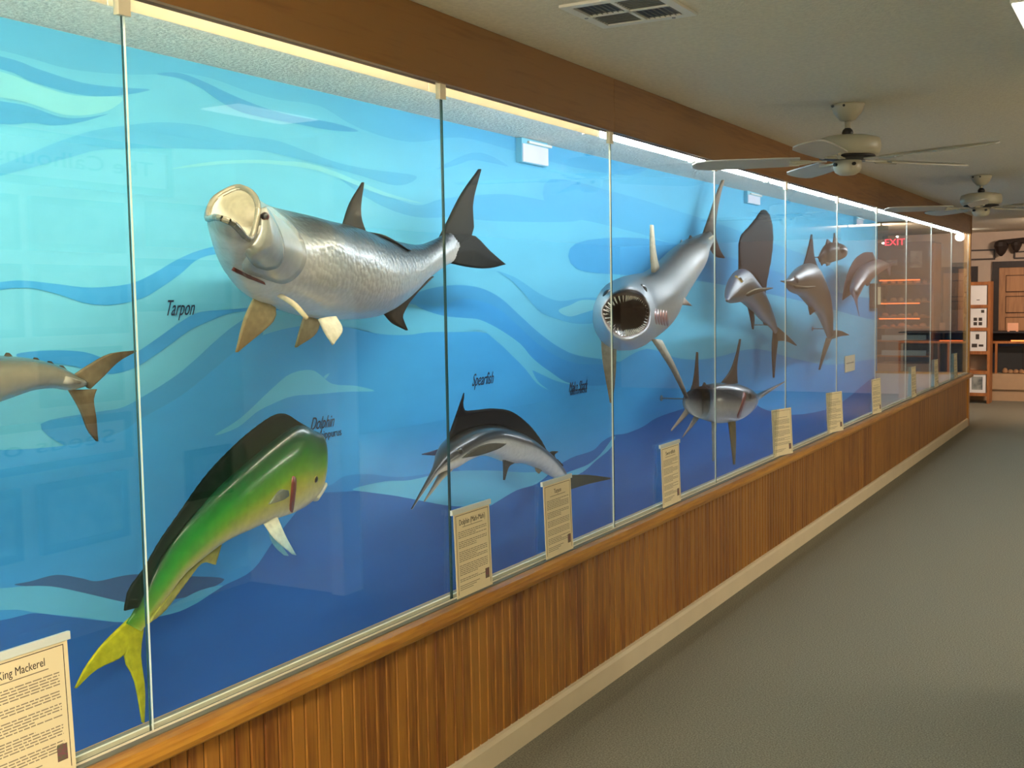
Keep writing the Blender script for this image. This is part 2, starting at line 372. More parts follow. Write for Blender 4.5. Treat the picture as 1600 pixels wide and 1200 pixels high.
# middle waves
wave([(-300, 330), (0, 290), (120, 283), (280, 300), (450, 318), (640, 300), (760, 250), (880, 180), (1000, 130), (1150, 100), (1400, 90), (1400, 140), (1150, 145), (1000, 170), (900, 250), (800, 320), (700, 375), (550, 405), (420, 395), (300, 355), (180, 325), (80, 320), (0, 330), (-300, 380)], 'dark', 3, c3)
wave([(80, 650), (250, 632), (420, 640), (560, 680), (680, 640), (800, 560), (900, 490), (1000, 440), (1180, 425), (1400, 400), (1400, 430), (1180, 440), (1060, 480), (950, 530), (860, 595), (760, 665), (670, 720), (560, 750), (480, 735), (300, 700), (150, 690)], 'dark', 3, c3)
wave([(480, 940), (600, 920), (700, 870), (860, 770), (960, 690), (1080, 580), (1180, 500), (1300, 440), (1300, 600), (1180, 660), (1050, 760), (900, 880), (700, 1000), (500, 1100), (350, 1120), (200, 1000)], 'medium', 3, c3)
B = lambda s, L: [(s[0] + x / s[2], s[1] + y / s[2]) for x, y in L]
deep = B(c3, [(-1400, 1150), (-300, 1140), (0, 1130), (200, 1120), (400, 1095), (600, 1040), (700, 975), (900, 860), (1050, 740), (1170, 640), (1300, 560), (1500, 510)]) + B(c4, [(90, 510), (200, 530), (300, 550), (430, 555), (550, 540), (700, 540), (800, 540), (900, 560), (1000, 560), (1100, 620), (1200, 670), (1300, 700), (1440, 715)]) + [(960, 570), (1010, 545), (1060, 560), (1110, 560), (1180, 545), (1240, 560), (1300, 570), (1372, 560), (1420, 560), (1420, 760), (1100, 1000), (700, 1400), (0, 1800), (-450, 2000)]
wave(deep, 'deep', 4)
wave([(480, 400), (600, 410), (700, 375), (800, 385), (900, 430), (1000, 520), (1100, 610), (1200, 670), (1300, 700), (1440, 710), (1440, 800), (1260, 800), (1150, 740), (1060, 670), (1000, 600), (900, 530), (800, 480), (720, 470), (620, 460), (520, 430)], 'dark', 5, c4)
wave([(400, 380), (480, 345), (560, 320), (680, 305), (800, 320), (900, 370), (1000, 460), (1100, 550), (1200, 620), (1300, 660), (1500, 690), (1500, 715), (1300, 710), (1200, 680), (1100, 620), (1000, 530), (900, 440), (800, 395), (700, 385), (600, 415), (480, 405)], 'medium', 4.5, c4)
wave([(380, 410), (520, 430), (620, 460), (720, 470), (800, 480), (900, 530), (1000, 600), (1060, 670), (1150, 740), (1260, 800), (1180, 785), (1080, 740), (1060, 735), (1090, 790), (1140, 830), (1080, 795), (1020, 720), (950, 650), (880, 580), (910, 612), (850, 560), (800, 530), (700, 540), (550, 540), (430, 555), (300, 550), (200, 525), (90, 500), (250, 440)], 'ribbon', 5.5, c4, 3)
wave([(880, 235), (980, 270), (1100, 350), (1200, 385), (1330, 368), (1480, 375), (1600, 380), (1600, 480), (1440, 490), (1300, 500), (1200, 480), (1100, 440), (1020, 350), (950, 280)], 'soft_dark', 2, c4)
wave([(1190, 432), (1250, 405), (1310, 380), (1400, 385), (1440, 400), (1300, 450), (1240, 462)], 'soft_light', 3, c4)
# ribbon above the dolphin fish
wave([(334, 680), (375, 653), (422, 609), (453, 584), (484, 578), (500, 586), (519, 600), (556, 603), (584, 611), (540, 612), (494, 616), (456, 619), (425, 631), (400, 644), (370, 668)], 'ribbon', 5)
wave([(505, 588), (514, 583), (508, 592)], 'ribbon', 5, None, 2)
# low waves
wave([(22, 914), (47, 908), (87, 898), (125, 903), (150, 908), (188, 900), (219, 897), (290, 900), (350, 905), (300, 930), (240, 940), (194, 941), (125, 927), (78, 918)], 'grey', 5)
deepest = [(-450, 1000), (-100, 985), (0, 969), (31, 962), (56, 958), (109, 964), (194, 972), (244, 962), (297, 947), (328, 928), (350, 914), (394, 890), (430, 840), (480, 780), (519, 757), (550, 765), (575, 769), (619, 775), (650, 780), (681, 787), (712, 791), (759, 791), (775, 784), (806, 766), (837, 756), (853, 741), (890, 716), (925, 704), (940, 690), (958, 680), (978, 677), (1003, 667), (1025, 653), (1056, 642), (1090, 632), (1140, 622), (1170, 625), (1195, 640), (1240, 648), (1290, 640), (1320, 625), (1350, 600), (1372, 585), (1420, 565), (1420, 760), (1100, 1000), (700, 1400), (0, 1800), (-450, 2000)]
wave(deepest, 'deepest', 6)
wave([(-200, 930), (0, 919), (31, 916), (78, 916), (125, 925), (194, 941), (250, 950), (281, 937), (312, 922), (347, 914), (328, 928), (297, 947), (266, 959), (194, 972), (140, 966), (62, 958), (31, 953), (0, 953), (-200, 960)], 'ribbon', 7, None, 3)
wave([(300, 540), (380, 500), (440, 460), (560, 450), (700, 465), (850, 450), (1000, 420), (1000, 470), (850, 470), (760, 485), (640, 520), (560, 520), (480, 535)], 'dark', 7, c6)
wave([(550, 764), (600, 752), (640, 750), (700, 737), (760, 735), (820, 738), (856, 738), (837, 756), (806, 766), (775, 784), (759, 791), (712, 791), (681, 787), (619, 775), (575, 769)], 'ribbon', 8)
wave([(0, 745), (60, 720), (120, 670), (190, 580), (170, 640), (100, 700), (30, 760), (-60, 800), (-60, 770)], 'ribbon', 8, c8)

# names painted on the mural
def wall_text(body, px, py, wpx, hz, shear, m, name='painted_name'):
    a, b = at(px - wpx / 2, py, x=WX + 0.0055), at(px + wpx / 2, py, x=WX + 0.0055)
    o = text(body, hz, at(px, py, x=WX + 0.0055), (0, 1, 0), (0, 0, 1), m, name, wall, shear, width=abs(b.y - a.y))
    return o
wall_text('Tarpon', 280, 482, 44, 0.075, 0.6, M['script'])
wall_text('Dolphin', 503, 661, 38, 0.07, 0.6, M['script'])
wall_text('Coryphaene hippurus', 492, 682, 86, 0.045, 0.0, M['script'])
wall_text('Spearfish', 754, 593, 34, 0.085, 0.6, M['script'])
wall_text('Mako Shark', 903, 604, 30, 0.08, 0.6, M['script'])
wall_text('ISURUS OXYRINCHUS', 904, 612, 26, 0.04, 0.0, M['script'])

# lower front of the case: beadboard, ledge, baseboard ---------------
lowwall = struct(MB().box(GX - 0.06, GX - 0.002, NEAR, YE, 0, 0.56).build('wall_front', M['groove']))
bw = 0.0508; prof = [(GX - 0.004, 0.0018), (GX + 0.003, 0.005), (GX + 0.003, bw - 0.005), (GX - 0.004, bw - 0.0018)]
me_b = None; nb = int((YE - 1.25) / bw)
for i in range(nb):
    y = YE - (i + 1) * bw
    if me_b is None:
        vs = []; fs = []
        for z in (0.09, 0.556):
            vs += [V((x, yy, z)) for x, yy in prof]
        fs = [(k, (k + 1) % 4, 4 + (k + 1) % 4, 4 + k) for k in range(4)] + [(3, 2, 1, 0), (4, 5, 6, 7)]
        o = mesh('plank', vs, fs, M['bead'], lowwall); me_b = o.data
    else:
        o = bpy.data.objects.new('plank', me_b); C.objects.link(o); o.parent = lowwall
    o.location = (0, y, 0)
MB().box(GX - 0.004, GX + 0.003, NEAR, YE - nb * bw, 0.09, 0.556).build('board_panel', M['bead'], lowwall)
ledge_prof = [(GX - 0.06, 0.548), (GX - 0.06, 0.604), (GX + 0.012, 0.604), (GX + 0.034, 0.604), (GX + 0.05, 0.599), (GX + 0.059, 0.588), (GX + 0.062, 0.575), (GX + 0.058, 0.562), (GX + 0.046, 0.553), (GX + 0.032, 0.549), (GX + 0.02, 0.544), (GX + 0.012, 0.536), (GX + 0.003, 0.536)]
struct(MB().extrude_y(ledge_prof, NEAR, YE + 0.06).build('trim_ledge', M['ledge'], smooth=False))
struct(MB().box(GX - 0.05, GX + 0.026, NEAR, YE, 0.604, 0.607).build('trim_sill', M['sill']))
struct(MB().box(GX - 0.014, GX - 0.007, NEAR, YE, 0.607, 0.617).build('trim_glass_channel', M['channel']))
struct(MB().box(GX + 0.005, GX + 0.008, NEAR, YE, 0.607, 0.611).build('trim_glass_bead', M['channel']))
struct(MB().extrude_y([(GX, 0), (GX + 0.02, 0), (GX + 0.02, 0.075), (GX + 0.014, 0.088), (GX, 0.092)], NEAR, YE).build('baseboard_front', M['baseboard']))
struct(MB().box(RX - 0.015, RX, NEAR, 4.75, 0, 0.09).build('baseboard_right', M['baseboard']))

# valance over the glass ---------------------------------------------
val = struct(MB().box(GX - 0.03, GX + 0.006, NEAR, YE + 0.02, ZT + 0.004, CEIL).build('wall_valance', M['groove']))
ys = [Y0 + PITCH * 2 * k for k in range(-3, 6)]
ys = [y for y in ys if y > NEAR] ; ys = [NEAR] + ys + [YE + 0.03]
for a, b in zip(ys, ys[1:]):
    if b - a < 0.05: continue
    MB().box(GX + 0.004, GX + 0.02, a + 0.0012, b - 0.0012, ZT, CEIL - 0.001).build('panel', M['valance'], val)

# end of the case: knee wall, cap, corner post ------------------------
struct(MB().box(WX, GX - 0.06, YE - 0.06, YE, 0, 0.59).build('wall_case_end', M['knee']))
struct(MB().box(WX, GX - 0.06, YE - 0.07, YE + 0.01, 0.59, 0.612).build('trim_end_cap', M['ledge']))
struct(MB().box(GX - 0.045, GX + 0.02, YE - 0.02, YE + 0.065, 0.0, CEIL).build('trim_corner_post', M['post']))
struct(MB().box(WX - 0.1, GX, YE, YE + 0.03, ZT + 0.08, CEIL).build('trim_end_header', M['valance']))
MB().box(GX + 0.02, GX + 0.026, YE + 0.03, YE + 0.064, ZT, CEIL).build('post_block', M['valance'], bpy.data.objects['trim_corner_post'])

struct(MB().box(WX, GX - 0.08, NEAR, YE - 0.06, 0.0, 0.012).build('floor_case_bounce', M['boxwhite']))  # unseen pale floor added to bounce light onto bellies and low mural
struct(MB().box(GX - 0.08, GX - 0.06, NEAR, YE - 0.06, 0.0, 0.59).build('wall_case_front_bounce', M['boxwhite']))  # unseen pale inner face added for the same bounce light

# glass panes ----------------------------------------------------------
def pane(n, y0, y1, dark):
    t = 0.006; g = 0.0035
    v = [V((x, y, z)) for x in (GX - t / 2, GX + t / 2) for y in (y0 + g, y1 - g) for z in (0.608, ZT + 0.03)]
    f = [(0, 1, 3, 2), (4, 6, 7, 5), (0, 4, 5, 1), (2, 3, 7, 6), (0, 2, 6, 4), (1, 5, 7, 3)]
    o = mesh('window_%d' % n, v, f, [M['glass'], M['glass_edge'], M['glass_edge_lit']], idx=[0, 0, 1 if dark else 2, 1 if not dark else 2, 1, 1])
    return struct(o)
n = 0
panes = []
for k in range(-4, 11):
    y0 = Y0 + PITCH * (k - 1); y1 = Y0 + PITCH * k
    if k == 10: y1 = YE - 0.02
    n += 1
    p = pane(n, y0, y1, k >= 2); panes.append(p)
    if 0 <= k < 10:
        c = MB().box(GX - 0.008, GX + 0.008, y1 - 0.016, y1 + 0.016, ZT - 0.045, ZT + 0.004)
        c.build('glass_clip', M['channel'], p)
e = MB().box(WX + 0.01, GX - 0.05, YE - 0.033, YE - 0.027, 0.612, 2.354).build('window_%d' % (n + 1), M['glass']); struct(e)

# fluorescent fixtures behind the valance -----------------------------
FIXAT = ['behind the near edge of the photo', 'over the king mackerel', 'over the tarpon head', 'over the tarpon tail', 'over the shark head', 'over the shark tail', 'over the bronze sailfish', 'over the marlin', 'over the far sailfish', 'past the end of the far sailfish', 'second from the corner post', 'next to the corner post']
for q, k in enumerate(range(-2, 10)):
    y0 = Y0 + PITCH * k + 0.02; y1 = y0 + PITCH - 0.04
    warm = k < 2
    xt = GX - 0.11; zt = 2.232 if warm else 2.198
    fx = empty('fluorescent_fixture', (xt, (y0 + y1) / 2, 2.355))
    P = [MB().box(xt - 0.05, xt + 0.035, y0, y1, 2.30, 2.355).build('housing', M['white']),
         MB().tube((xt, y0 - 0.008, zt), (xt, y1 + 0.008, zt), 0.017, n=8).build('tube', M['tube_warm'] if warm else M['tube'], smooth=True)]
    for ya in (y0 - 0.012, y1 - 0.008): P.append(MB().box(xt - 0.012, xt + 0.012, ya, ya + 0.02, zt - 0.02, 2.30).build('socket', M['white']))
    if warm: P.append(MB().box(GX - 0.045, GX - 0.042, y0 - 0.018, y1 + 0.018, 2.158, 2.30).build('light_shield', M['shield']))
    adopt(fx, *P)
    tag(fx, ('warm' if warm else 'cool white') + ' fluorescent tube behind the valance ' + FIXAT[q], 'light', 'case fluorescent fixtures')

# ------------------------------------------------------------------ fish builders
NR = 28
def ell(t, b, x, w):        # side station: top pixel, bottom pixel, depth plane, half width
    return ('e', at(*t, x=x), at(*b, x=x), w)
def ring(pts):              # manual station: eight (px, py, x) from the back round the near side to belly and far side
    return ('r', [at(p[0], p[1], x=p[2]) for p in pts])
def stations(st):
    cs = []
    for s in st:
        cs.append((s[1] + s[2]) / 2 if s[0] == 'e' else sum(s[1], V()) / len(s[1]))
    out = []
    for i, s in enumerate(st):
        if s[0] == 'r':
            P = cr(s[1], 8, True) + [s[1][0]]
            L = []
            for q in range(8): L += P[q * 8:(q + 1) * 8]
            m = len(L)
            out.append([L[int(round(j * m / NR)) % m] for j in range(NR)]); continue
        t, b, w_ = s[1], s[2], s[3]; c = cs[i]; u = (t - b) / 2
        tg = cs[min(i + 1, len(cs) - 1)] - cs[max(i - 1, 0)]
        if tg.length < 1e-6: tg = V((0, 1, 0))
        nn = tg.cross(u)
        nn = nn.normalized() if nn.length > 1e-9 else V((1, 0, 0))
        if nn.x < 0: nn = -nn
        out.append([c + u * math.cos(2 * math.pi * j / NR) + nn * w_ * math.copysign(abs(math.sin(2 * math.pi * j / NR)) ** 0.9, math.sin(2 * math.pi * j / NR)) for j in range(NR)])
    return out
def mixc(a, b, t): return tuple(x + (y - x) * t for x, y in zip(a, b))
def ramp(stops, h):
    if h <= stops[0][0]: return stops[0][1]
    for (h0, c0), (h1, c1_) in zip(stops, stops[1:]):
        if h <= h1: return mixc(c0, c1_, (h - h0) / (h1 - h0))
    return stops[-1][1]
def L_(stops): return [(h, lin(c)) for h, c in stops]
def loft(name, st, colf, m, parent=None, k=4, open_end=False):
    R = stations(st); cols_ = [cr([r[j] for r in R], k) for j in range(NR)]
    ns = len(cols_[0]); vs = []; cs = []
    for i in range(ns):
        for j in range(NR):
            vs.append(cols_[j][i]); cs.append(colf(i / (ns - 1), j / NR))
    fs = [(i * NR + j, i * NR + (j + 1) % NR, (i + 1) * NR + (j + 1) % NR, (i + 1) * NR + j) for i in range(ns - 1) for j in range(NR)]
    fs.append(tuple(range(NR)))
    if not open_end: fs.append(tuple((ns - 1) * NR + j for j in range(NR))[::-1])
    o = mesh(name, vs, fs, m, parent, True, cs)
    o['_rim'] = 0; del o['_rim']
    return o, [cols_[j][ns - 1] for j in range(NR)]
def fin(name, A, B_, x, c0, c1_, sc=None, thick=0.010, nu=12, nsg=10, along=False, parent=None, m=None, ridge=0.0016):
    """fin between its leading edge A and trailing edge B (root to tip), with raised rays"""
    def cv(p):
        px, py = p[0], p[1]
        if sc: px, py = sc[0] + px / sc[2], sc[1] + py / sc[2]
        return at(px, py, x=p[2] if len(p) > 2 else x)
    a = resample(cr([cv(p) for p in A], 6), nsg + 1); b = resample(cr([cv(p) for p in B_], 6), nsg + 1)
    nrm = V()
    for i in range(nsg):
        nrm += (a[i + 1] - a[i]).cross(b[i] - a[i]) + (b[i + 1] - a[i + 1]).cross(b[i + 1] - b[i])
    nrm = nrm.normalized() if nrm.length > 1e-12 else V((1, 0, 0))
    if nrm.x < 0: nrm = -nrm
    vs, cs, fs = [], [], []
    la, lb = lin(c0), lin(c1_)
    for side in (1, -1):
        for i in range(nsg + 1):
            for j in range(nu + 1):
                u = j / nu; s = i / nsg
                p = a[i].lerp(b[i], u)
                edge = min(u, 1 - u) * 2 if not along else 1 - s
                tt = thick * (0.25 + 0.75 * math.sqrt(max(0, (1 - s * 0.85) * (0.2 + 0.8 * edge))))
                if along: tt = thick * (0.3 + 0.7 * (1 - u))
                rid = ridge * ((j if not along else i) % 2)
                vs.append(p + nrm * side * (tt / 2 + rid)); q = u if along else s
                cs.append(mixc(la, lb, q))
    W_ = nu + 1; T_ = (nsg + 1) * W_
    for o_ in (0, T_):
        fs += [(o_ + i * W_ + j, o_ + i * W_ + j + 1, o_ + (i + 1) * W_ + j + 1, o_ + (i + 1) * W_ + j) for i in range(nsg) for j in range(nu)]
    bd = [j for j in range(nu)] + [i * W_ + nu for i in range(nsg)] + [nsg * W_ + j for j in range(nu, 0, -1)] + [i * W_ for i in range(nsg, 0, -1)]
    fs += [(bd[i], bd[(i + 1) % len(bd)], T_ + bd[(i + 1) % len(bd)], T_ + bd[i]) for i in range(len(bd))]
    return mesh(name, vs, fs, m or FIN, parent, True, cs)
def bvh(o):
    return BVHTree.FromPolygons([v.co.copy() for v in o.data.vertices], [tuple(p.vertices) for p in o.data.polygons])
def hit(t, px, py):
    d = ray(px, py).normalized(); r = t.ray_cast(V((0, 0, CAMH)), d)
    return r[0], r[1]
def patch(name, tree, pts, c_edge, c_mid, m, sc=None, lift=0.006, bulge=0.012, rings=5, under=0.01):
    """a plate that follows the body under it: raised rim, domed middle"""
    if sc: pts = [(sc[0] + x / sc[2], sc[1] + y / sc[2]) for x, y in pts]
    P2 = [V((x, y, 0)) for x, y in pts]; P2 = cr(P2, 4, True); n_ = len(P2); cen = sum(P2, V()) / n_
    vs, cs, fs = [], [], []
    def surf(p, off):
        h_, nn = hit(tree, p.x, p.y)
        if h_ is None:
            return None
        if nn.dot(ray(p.x, p.y)) > 0: nn = -nn
        return h_ + nn * off
    last = None
    for r in range(rings + 2):
        k = 1.0 if r == 0 else 1 - (r - 1) / rings
        for p in P2:
            q = cen + (p - cen) * max(k, 0.02)
            off = -under if r == 0 else lift + bulge * (1 - k * k)
            sp_ = surf(q, off)
            if sp_ is None: sp_ = last or at(q.x, q.y, x=WX + 0.4)
            last = sp_; vs.append(sp_); cs.append(mixc(lin(c_mid), lin(c_edge), k ** 2))
    for r in range(rings + 1):
        fs += [(r * n_ + i, r * n_ + (i + 1) % n_, (r + 1) * n_ + (i + 1) % n_, (r + 1) * n_ + i) for i in range(n_)]
    fs.append(tuple((rings + 1) * n_ + i for i in range(n_)))
    return mesh(name, vs, fs, m, None, True, cs)
def eyeball(tree, px, py, r, white=(200, 190, 150)):
    h_, nn = hit(tree, px, py)
    if nn.dot(ray(px, py)) > 0: nn = -nn
    q = nn.to_track_quat('Z', 'Y').to_matrix().to_4x4()
    mb = MB().lathe([(r * 1.25, -r * .5), (r * 1.2, r * .1), (r, r * .25), (r * .6, r * .5), (r * .05, r * .62)], n=14)
    vs = [h_ + (q @ v) for v in mb.v]
    cs = [lin(white) if i < 28 else lin((12, 12, 14)) for i in range(len(vs))]
    return mesh('eye', vs, mb.f, SK, None, True, cs)
def fish(name, label, parts, base, group=None):
    """root at the mounting point on the wall, a bracket carries the mount"""
    for p in parts:
        if p is not None and p.name.split('.')[0] != 'tooth':
            for v in p.data.vertices:
                if v.co.x < WX + 0.012: v.co.x = WX + 0.012
    b = V(base); r = empty(name, (WX + 0.007, b.y, b.z))
    br = MB().tube((WX + 0.007, b.y, b.z), (WX + 0.012, b.y, b.z), 0.02, n=14).tube((WX + 0.012, b.y, b.z), b, 0.005).build('wall_bracket', M['steel'])
    adopt(r, br, *[p for p in parts if p is not None])
    tag(r, label, 'fish', group)
    return r
def side_col(stops, head=None):
    st = L_(stops)
    def f(t, v): return ramp(st, math.cos(2 * math.pi * v))
    return f

# ------------------------------------------------------------------ tarpon
T = (300, 240, 3.077)
def tp(x, y): return (T[0] + x / T[2], T[1] + y / T[2])
def rg(L, s): return ring([(s[0] + x / s[2], s[1] + y / s[2], d) for x, y, d in L])
st = [ell(tp(1310, 425), tp(1312, 470), -2.66, 0.006), ell(tp(1245, 372), tp(1262, 515), -2.66, 0.018), ell(tp(1185, 405), tp(1205, 546), -2.65, 0.035), ell(tp(1100, 437), tp(1105, 615), -2.64, 0.06),
      ell(tp(1000, 428), tp(1010, 700), -2.62, 0.09), ell(tp(850, 388), tp(875, 782), -2.59, 0.135), ell(tp(720, 345), tp(730, 798), -2.56, 0.165),
      ell(tp(610, 320), tp(590, 788), -2.54, 0.18), ell(tp(510, 292), tp(450, 748), -2.51, 0.18),
      rg([(425, 266, -2.52), (500, 345, -2.40), (535, 450, -2.32), (460, 600, -2.32), (310, 680, -2.40), (215, 640, -2.5), (200, 540, -2.62), (310, 380, -2.66)], T),
      rg([(335, 240, -2.46), (400, 300, -2.34), (420, 410, -2.26), (360, 510, -2.26), (240, 590, -2.33), (160, 560, -2.40), (128, 480, -2.50), (215, 320, -2.56)], T),
      rg([(250, 175, -2.38), (325, 232, -2.28), (345, 330, -2.21), (300, 440, -2.19), (210, 470, -2.19), (110, 420, -2.25), (77, 340, -2.36), (112, 225, -2.42)], T),
      rg([(212, 162, -2.33), (288, 190, -2.26), (318, 270, -2.20), (280, 410, -2.17), (200, 338, -2.11), (118, 306, -2.15), (74, 310, -2.29), (104, 222, -2.36)], T)]
rT = L_([(-1, (226, 220, 212)), (-0.5, (196, 192, 186)), (0.0, (156, 158, 156)), (0.3, (112, 118, 120)), (0.5, (46, 52, 56)), (1, (24, 28, 30))])
def cT(t, v):
    c = ramp(rT, math.cos(2 * math.pi * v))
    if t > 0.72: c = mixc(c, lin((186, 182, 166)), 0.4 * min(1, (t - 0.72) / 0.1))
    if t > 0.95: c = mixc(c, lin((120, 112, 92)), 0.6)
    return c
body, rim = loft('body', st, cT, SKSC, open_end=True)
bt = bvh(body)
# inside of the mouth: lip turns in, pale throat
cen = sum(rim, V()) / NR; inn = (at(*tp(420, 440), x=-2.52) - cen).normalized()
rings_ = [rim, [cen + (p - cen) * 0.93 for p in rim], [cen + inn * 0.05 + (p - cen) * 0.88 for p in rim], [cen + inn * 0.12 + (p - cen) * 0.78 for p in rim], [cen + inn * 0.2 + (p - cen) * 0.5 for p in rim], [cen + inn * 0.24 + (p - cen) * 0.06 for p in rim]]
vs = [p for r in rings_ for p in r]; cs = [lin((150, 140, 112))] * NR + [lin((244, 238, 214))] * NR + [lin((253, 249, 232))] * (NR * 2) + [lin((240, 234, 214))] * NR + [lin((150, 140, 120))] * NR
fs = [(i * NR + j, i * NR + (j + 1) % NR, (i + 1) * NR + (j + 1) % NR, (i + 1) * NR + j) for i in range(5) for j in range(NR)] + [tuple(5 * NR + j for j in range(NR))]
mouth = mesh('mouth_lining', vs, fs, SK, None, True, cs)
lipv = MB()
for a, b in zip(rim, rim[1:] + rim[:1]): lipv.tube(a, b, 0.009, n=6, caps=False)
lip = mesh('jaw_rim', lipv.v, lipv.f, SKS, None, True, [lin((138, 130, 108))] * len(lipv.v))
gill = patch('gill_cover', bt, [(345, 262), (420, 300), (495, 375), (538, 460), (530, 540), (480, 600), (420, 618), (330, 588), (240, 548), (270, 480), (310, 400)], (196, 192, 178), (156, 156, 148), SKS, T, 0.008, 0.012)
gill2 = patch('cheek_plate', bt, [(325, 265), (370, 330), (410, 420), (415, 490), (380, 535), (310, 530), (255, 480), (300, 420), (322, 350)], (150, 150, 138), (196, 192, 176), SKS, T, 0.02, 0.01, under=0.004)
slit = patch('gill_slit', bt, [(205, 548), (270, 582), (340, 613), (341, 617), (270, 588), (206, 552)], (120, 50, 40), (110, 44, 36), SK, T, 0.010, 0.0, rings=2)
eye = eyeball(bvh(gill2), *tp(350, 300), 0.010, (120, 60, 50))
dk, dk2 = (34, 34, 31), (22, 22, 21)
parts = [body, mouth, lip, gill, gill2, slit, eye,
    fin('dorsal_fin', [(722, 360), (760, 240), (820, 138)], [(840, 400), (808, 290), (822, 142)], -2.57, (54, 53, 48), dk, T, 0.02),
    fin('dorsal_filament', [(835, 375), (930, 395), (1050, 468)], [(832, 392), (920, 408), (1048, 470)], -2.52, dk, dk2, T, 0.012, nu=3),
    fin('tail_lobe', [(1195, 400), (1230, 330), (1300, 190), (1382, 74)], [(1270, 470), (1345, 380), (1345, 240), (1384, 80)], -2.66, (48, 48, 44), dk2, T, 0.03, nu=16),
    fin('tail_lobe', [(1240, 525), (1330, 545), (1420, 552), (1502, 533)], [(1250, 440), (1340, 390), (1430, 470), (1500, 530)], -2.66, (48, 48, 44), dk2, T, 0.03, nu=16),
    fin('anal_fin', [(925, 770), (965, 815), (1032, 850)], [(1160, 590), (1010, 740), (1032, 846)], -2.61, (84, 74, 62), (32, 30, 28), T, 0.02),
    fin('pectoral_fin', [(300, 690), (250, 800), (212, 955)], [(398, 740), (385, 810), (216, 955)], -2.5, (196, 176, 132), (150, 124, 84), T, 0.016),
    fin('pectoral_fin', [(415, 680, -2.36), (480, 725, -2.28), (552, 797, -2.22)], [(440, 690, -2.36), (500, 725, -2.3), (556, 790, -2.22)], -2.3, (214, 204, 176), (196, 180, 140), T, 0.016, nu=4),
    fin('pelvic_fin', [(540, 780), (515, 860), (497, 930)], [(618, 800), (590, 870), (500, 932)], -2.6, (190, 176, 140), (150, 128, 90), T, 0.014),
    fin('pelvic_fin', [(610, 795, -2.42), (640, 860, -2.38), (678, 918, -2.36)], [(690, 785, -2.42), (722, 850, -2.38), (680, 918, -2.36)], -2.4, (226, 220, 196), (206, 196, 166), T, 0.016)]
h_, nn = hit(bt, *tp(486, 292))
fish('tarpon', 'large silver tarpon with gaping pale mouth and upswept dark tail on the mural', parts, at(*tp(1150, 490), x=-2.65))

# ------------------------------------------------------------------ dolphin fish (mahi)
D_ = (100, 600, 2.18)
def dp(x, y): return (D_[0] + x / D_[2], D_[1] + y / D_[2])
X = -2.73
st = [ell(dp(212, 815), dp(262, 842), X - 0.03, 0.010), ell(dp(240, 768), dp(283, 815), X - 0.02, 0.014), ell(dp(273, 690), dp(302, 788), X, 0.022), ell(dp(320, 590), dp(345, 732), X + 0.01, 0.030),
      ell(dp(380, 505), dp(402, 652), X + 0.02, 0.038), ell(dp(450, 425), dp(470, 592), X + 0.03, 0.045), ell(dp(530, 348), dp(542, 538), X + 0.04, 0.05), ell(dp(620, 268), dp(625, 498), X + 0.04, 0.054),
      ell(dp(715, 190), dp(705, 464), X + 0.04, 0.055), ell(dp(795, 140), dp(775, 440), X + 0.04, 0.052), ell(dp(850, 158), dp(825, 412), X + 0.03, 0.044), ell(dp(876, 172), dp(860, 380), X + 0.03, 0.034), ell(dp(885, 205), dp(874, 352), X + 0.02, 0.022), ell(dp(889, 245), dp(882, 336), X + 0.02, 0.008)]
ra = L_([(-1, (222, 210, 172)), (-0.72, (206, 196, 120)), (-0.35, (190, 176, 34)), (0.0, (110, 158, 32)), (0.35, (26, 112, 32)), (0.75, (14, 74, 28)), (1, (10, 44, 24))])
rb = L_([(-1, (206, 190, 110)), (-0.6, (180, 180, 80)), (-0.2, (84, 156, 40)), (0.3, (30, 140, 40)), (0.75, (20, 104, 42)), (1, (18, 70, 40))])
rc = L_([(-1, (206, 200, 40)), (0, (150, 186, 36)), (1, (60, 140, 30))])
def cD(t, v):
    h = math.cos(2 * math.pi * v)
    c = mixc(ramp(rb, h), ramp(ra, h), min(1, max(0, (t - 0.35) / 0.3)))
    if t < 0.2: c = mixc(ramp(rc, h), c, t / 0.2)
    if t > 0.72 and h > 0.2: c = mixc(c, lin((18, 24, 20)), min(1, (t - 0.72) / 0.2) * min(1, (h - 0.2) * 1.6))
    return c
body, rim = loft('body', st, cD, SK); bt = bvh(body)
slit = patch('gill_slit', bt, [(782, 315), (788, 330), (784, 380), (776, 432), (768, 425), (772, 370), (776, 320)], (128, 48, 30), (110, 36, 26), SK, D_, 0.006, 0.0, rings=2)
jaw, _ = loft('lower_jaw', [ell(dp(846, 372), dp(850, 400), X + 0.02, 0.03), ell(dp(872, 350), dp(876, 368), X + 0.02, 0.02), ell(dp(892, 335), dp(893, 350), X + 0.02, 0.008)], side_col([(-1, (214, 210, 190)), (1, (190, 186, 150))]), SK)
eye = eyeball(bt, *dp(858, 325), 0.011, (190, 170, 60))
ye, ye2 = (190, 186, 30), (206, 200, 44)
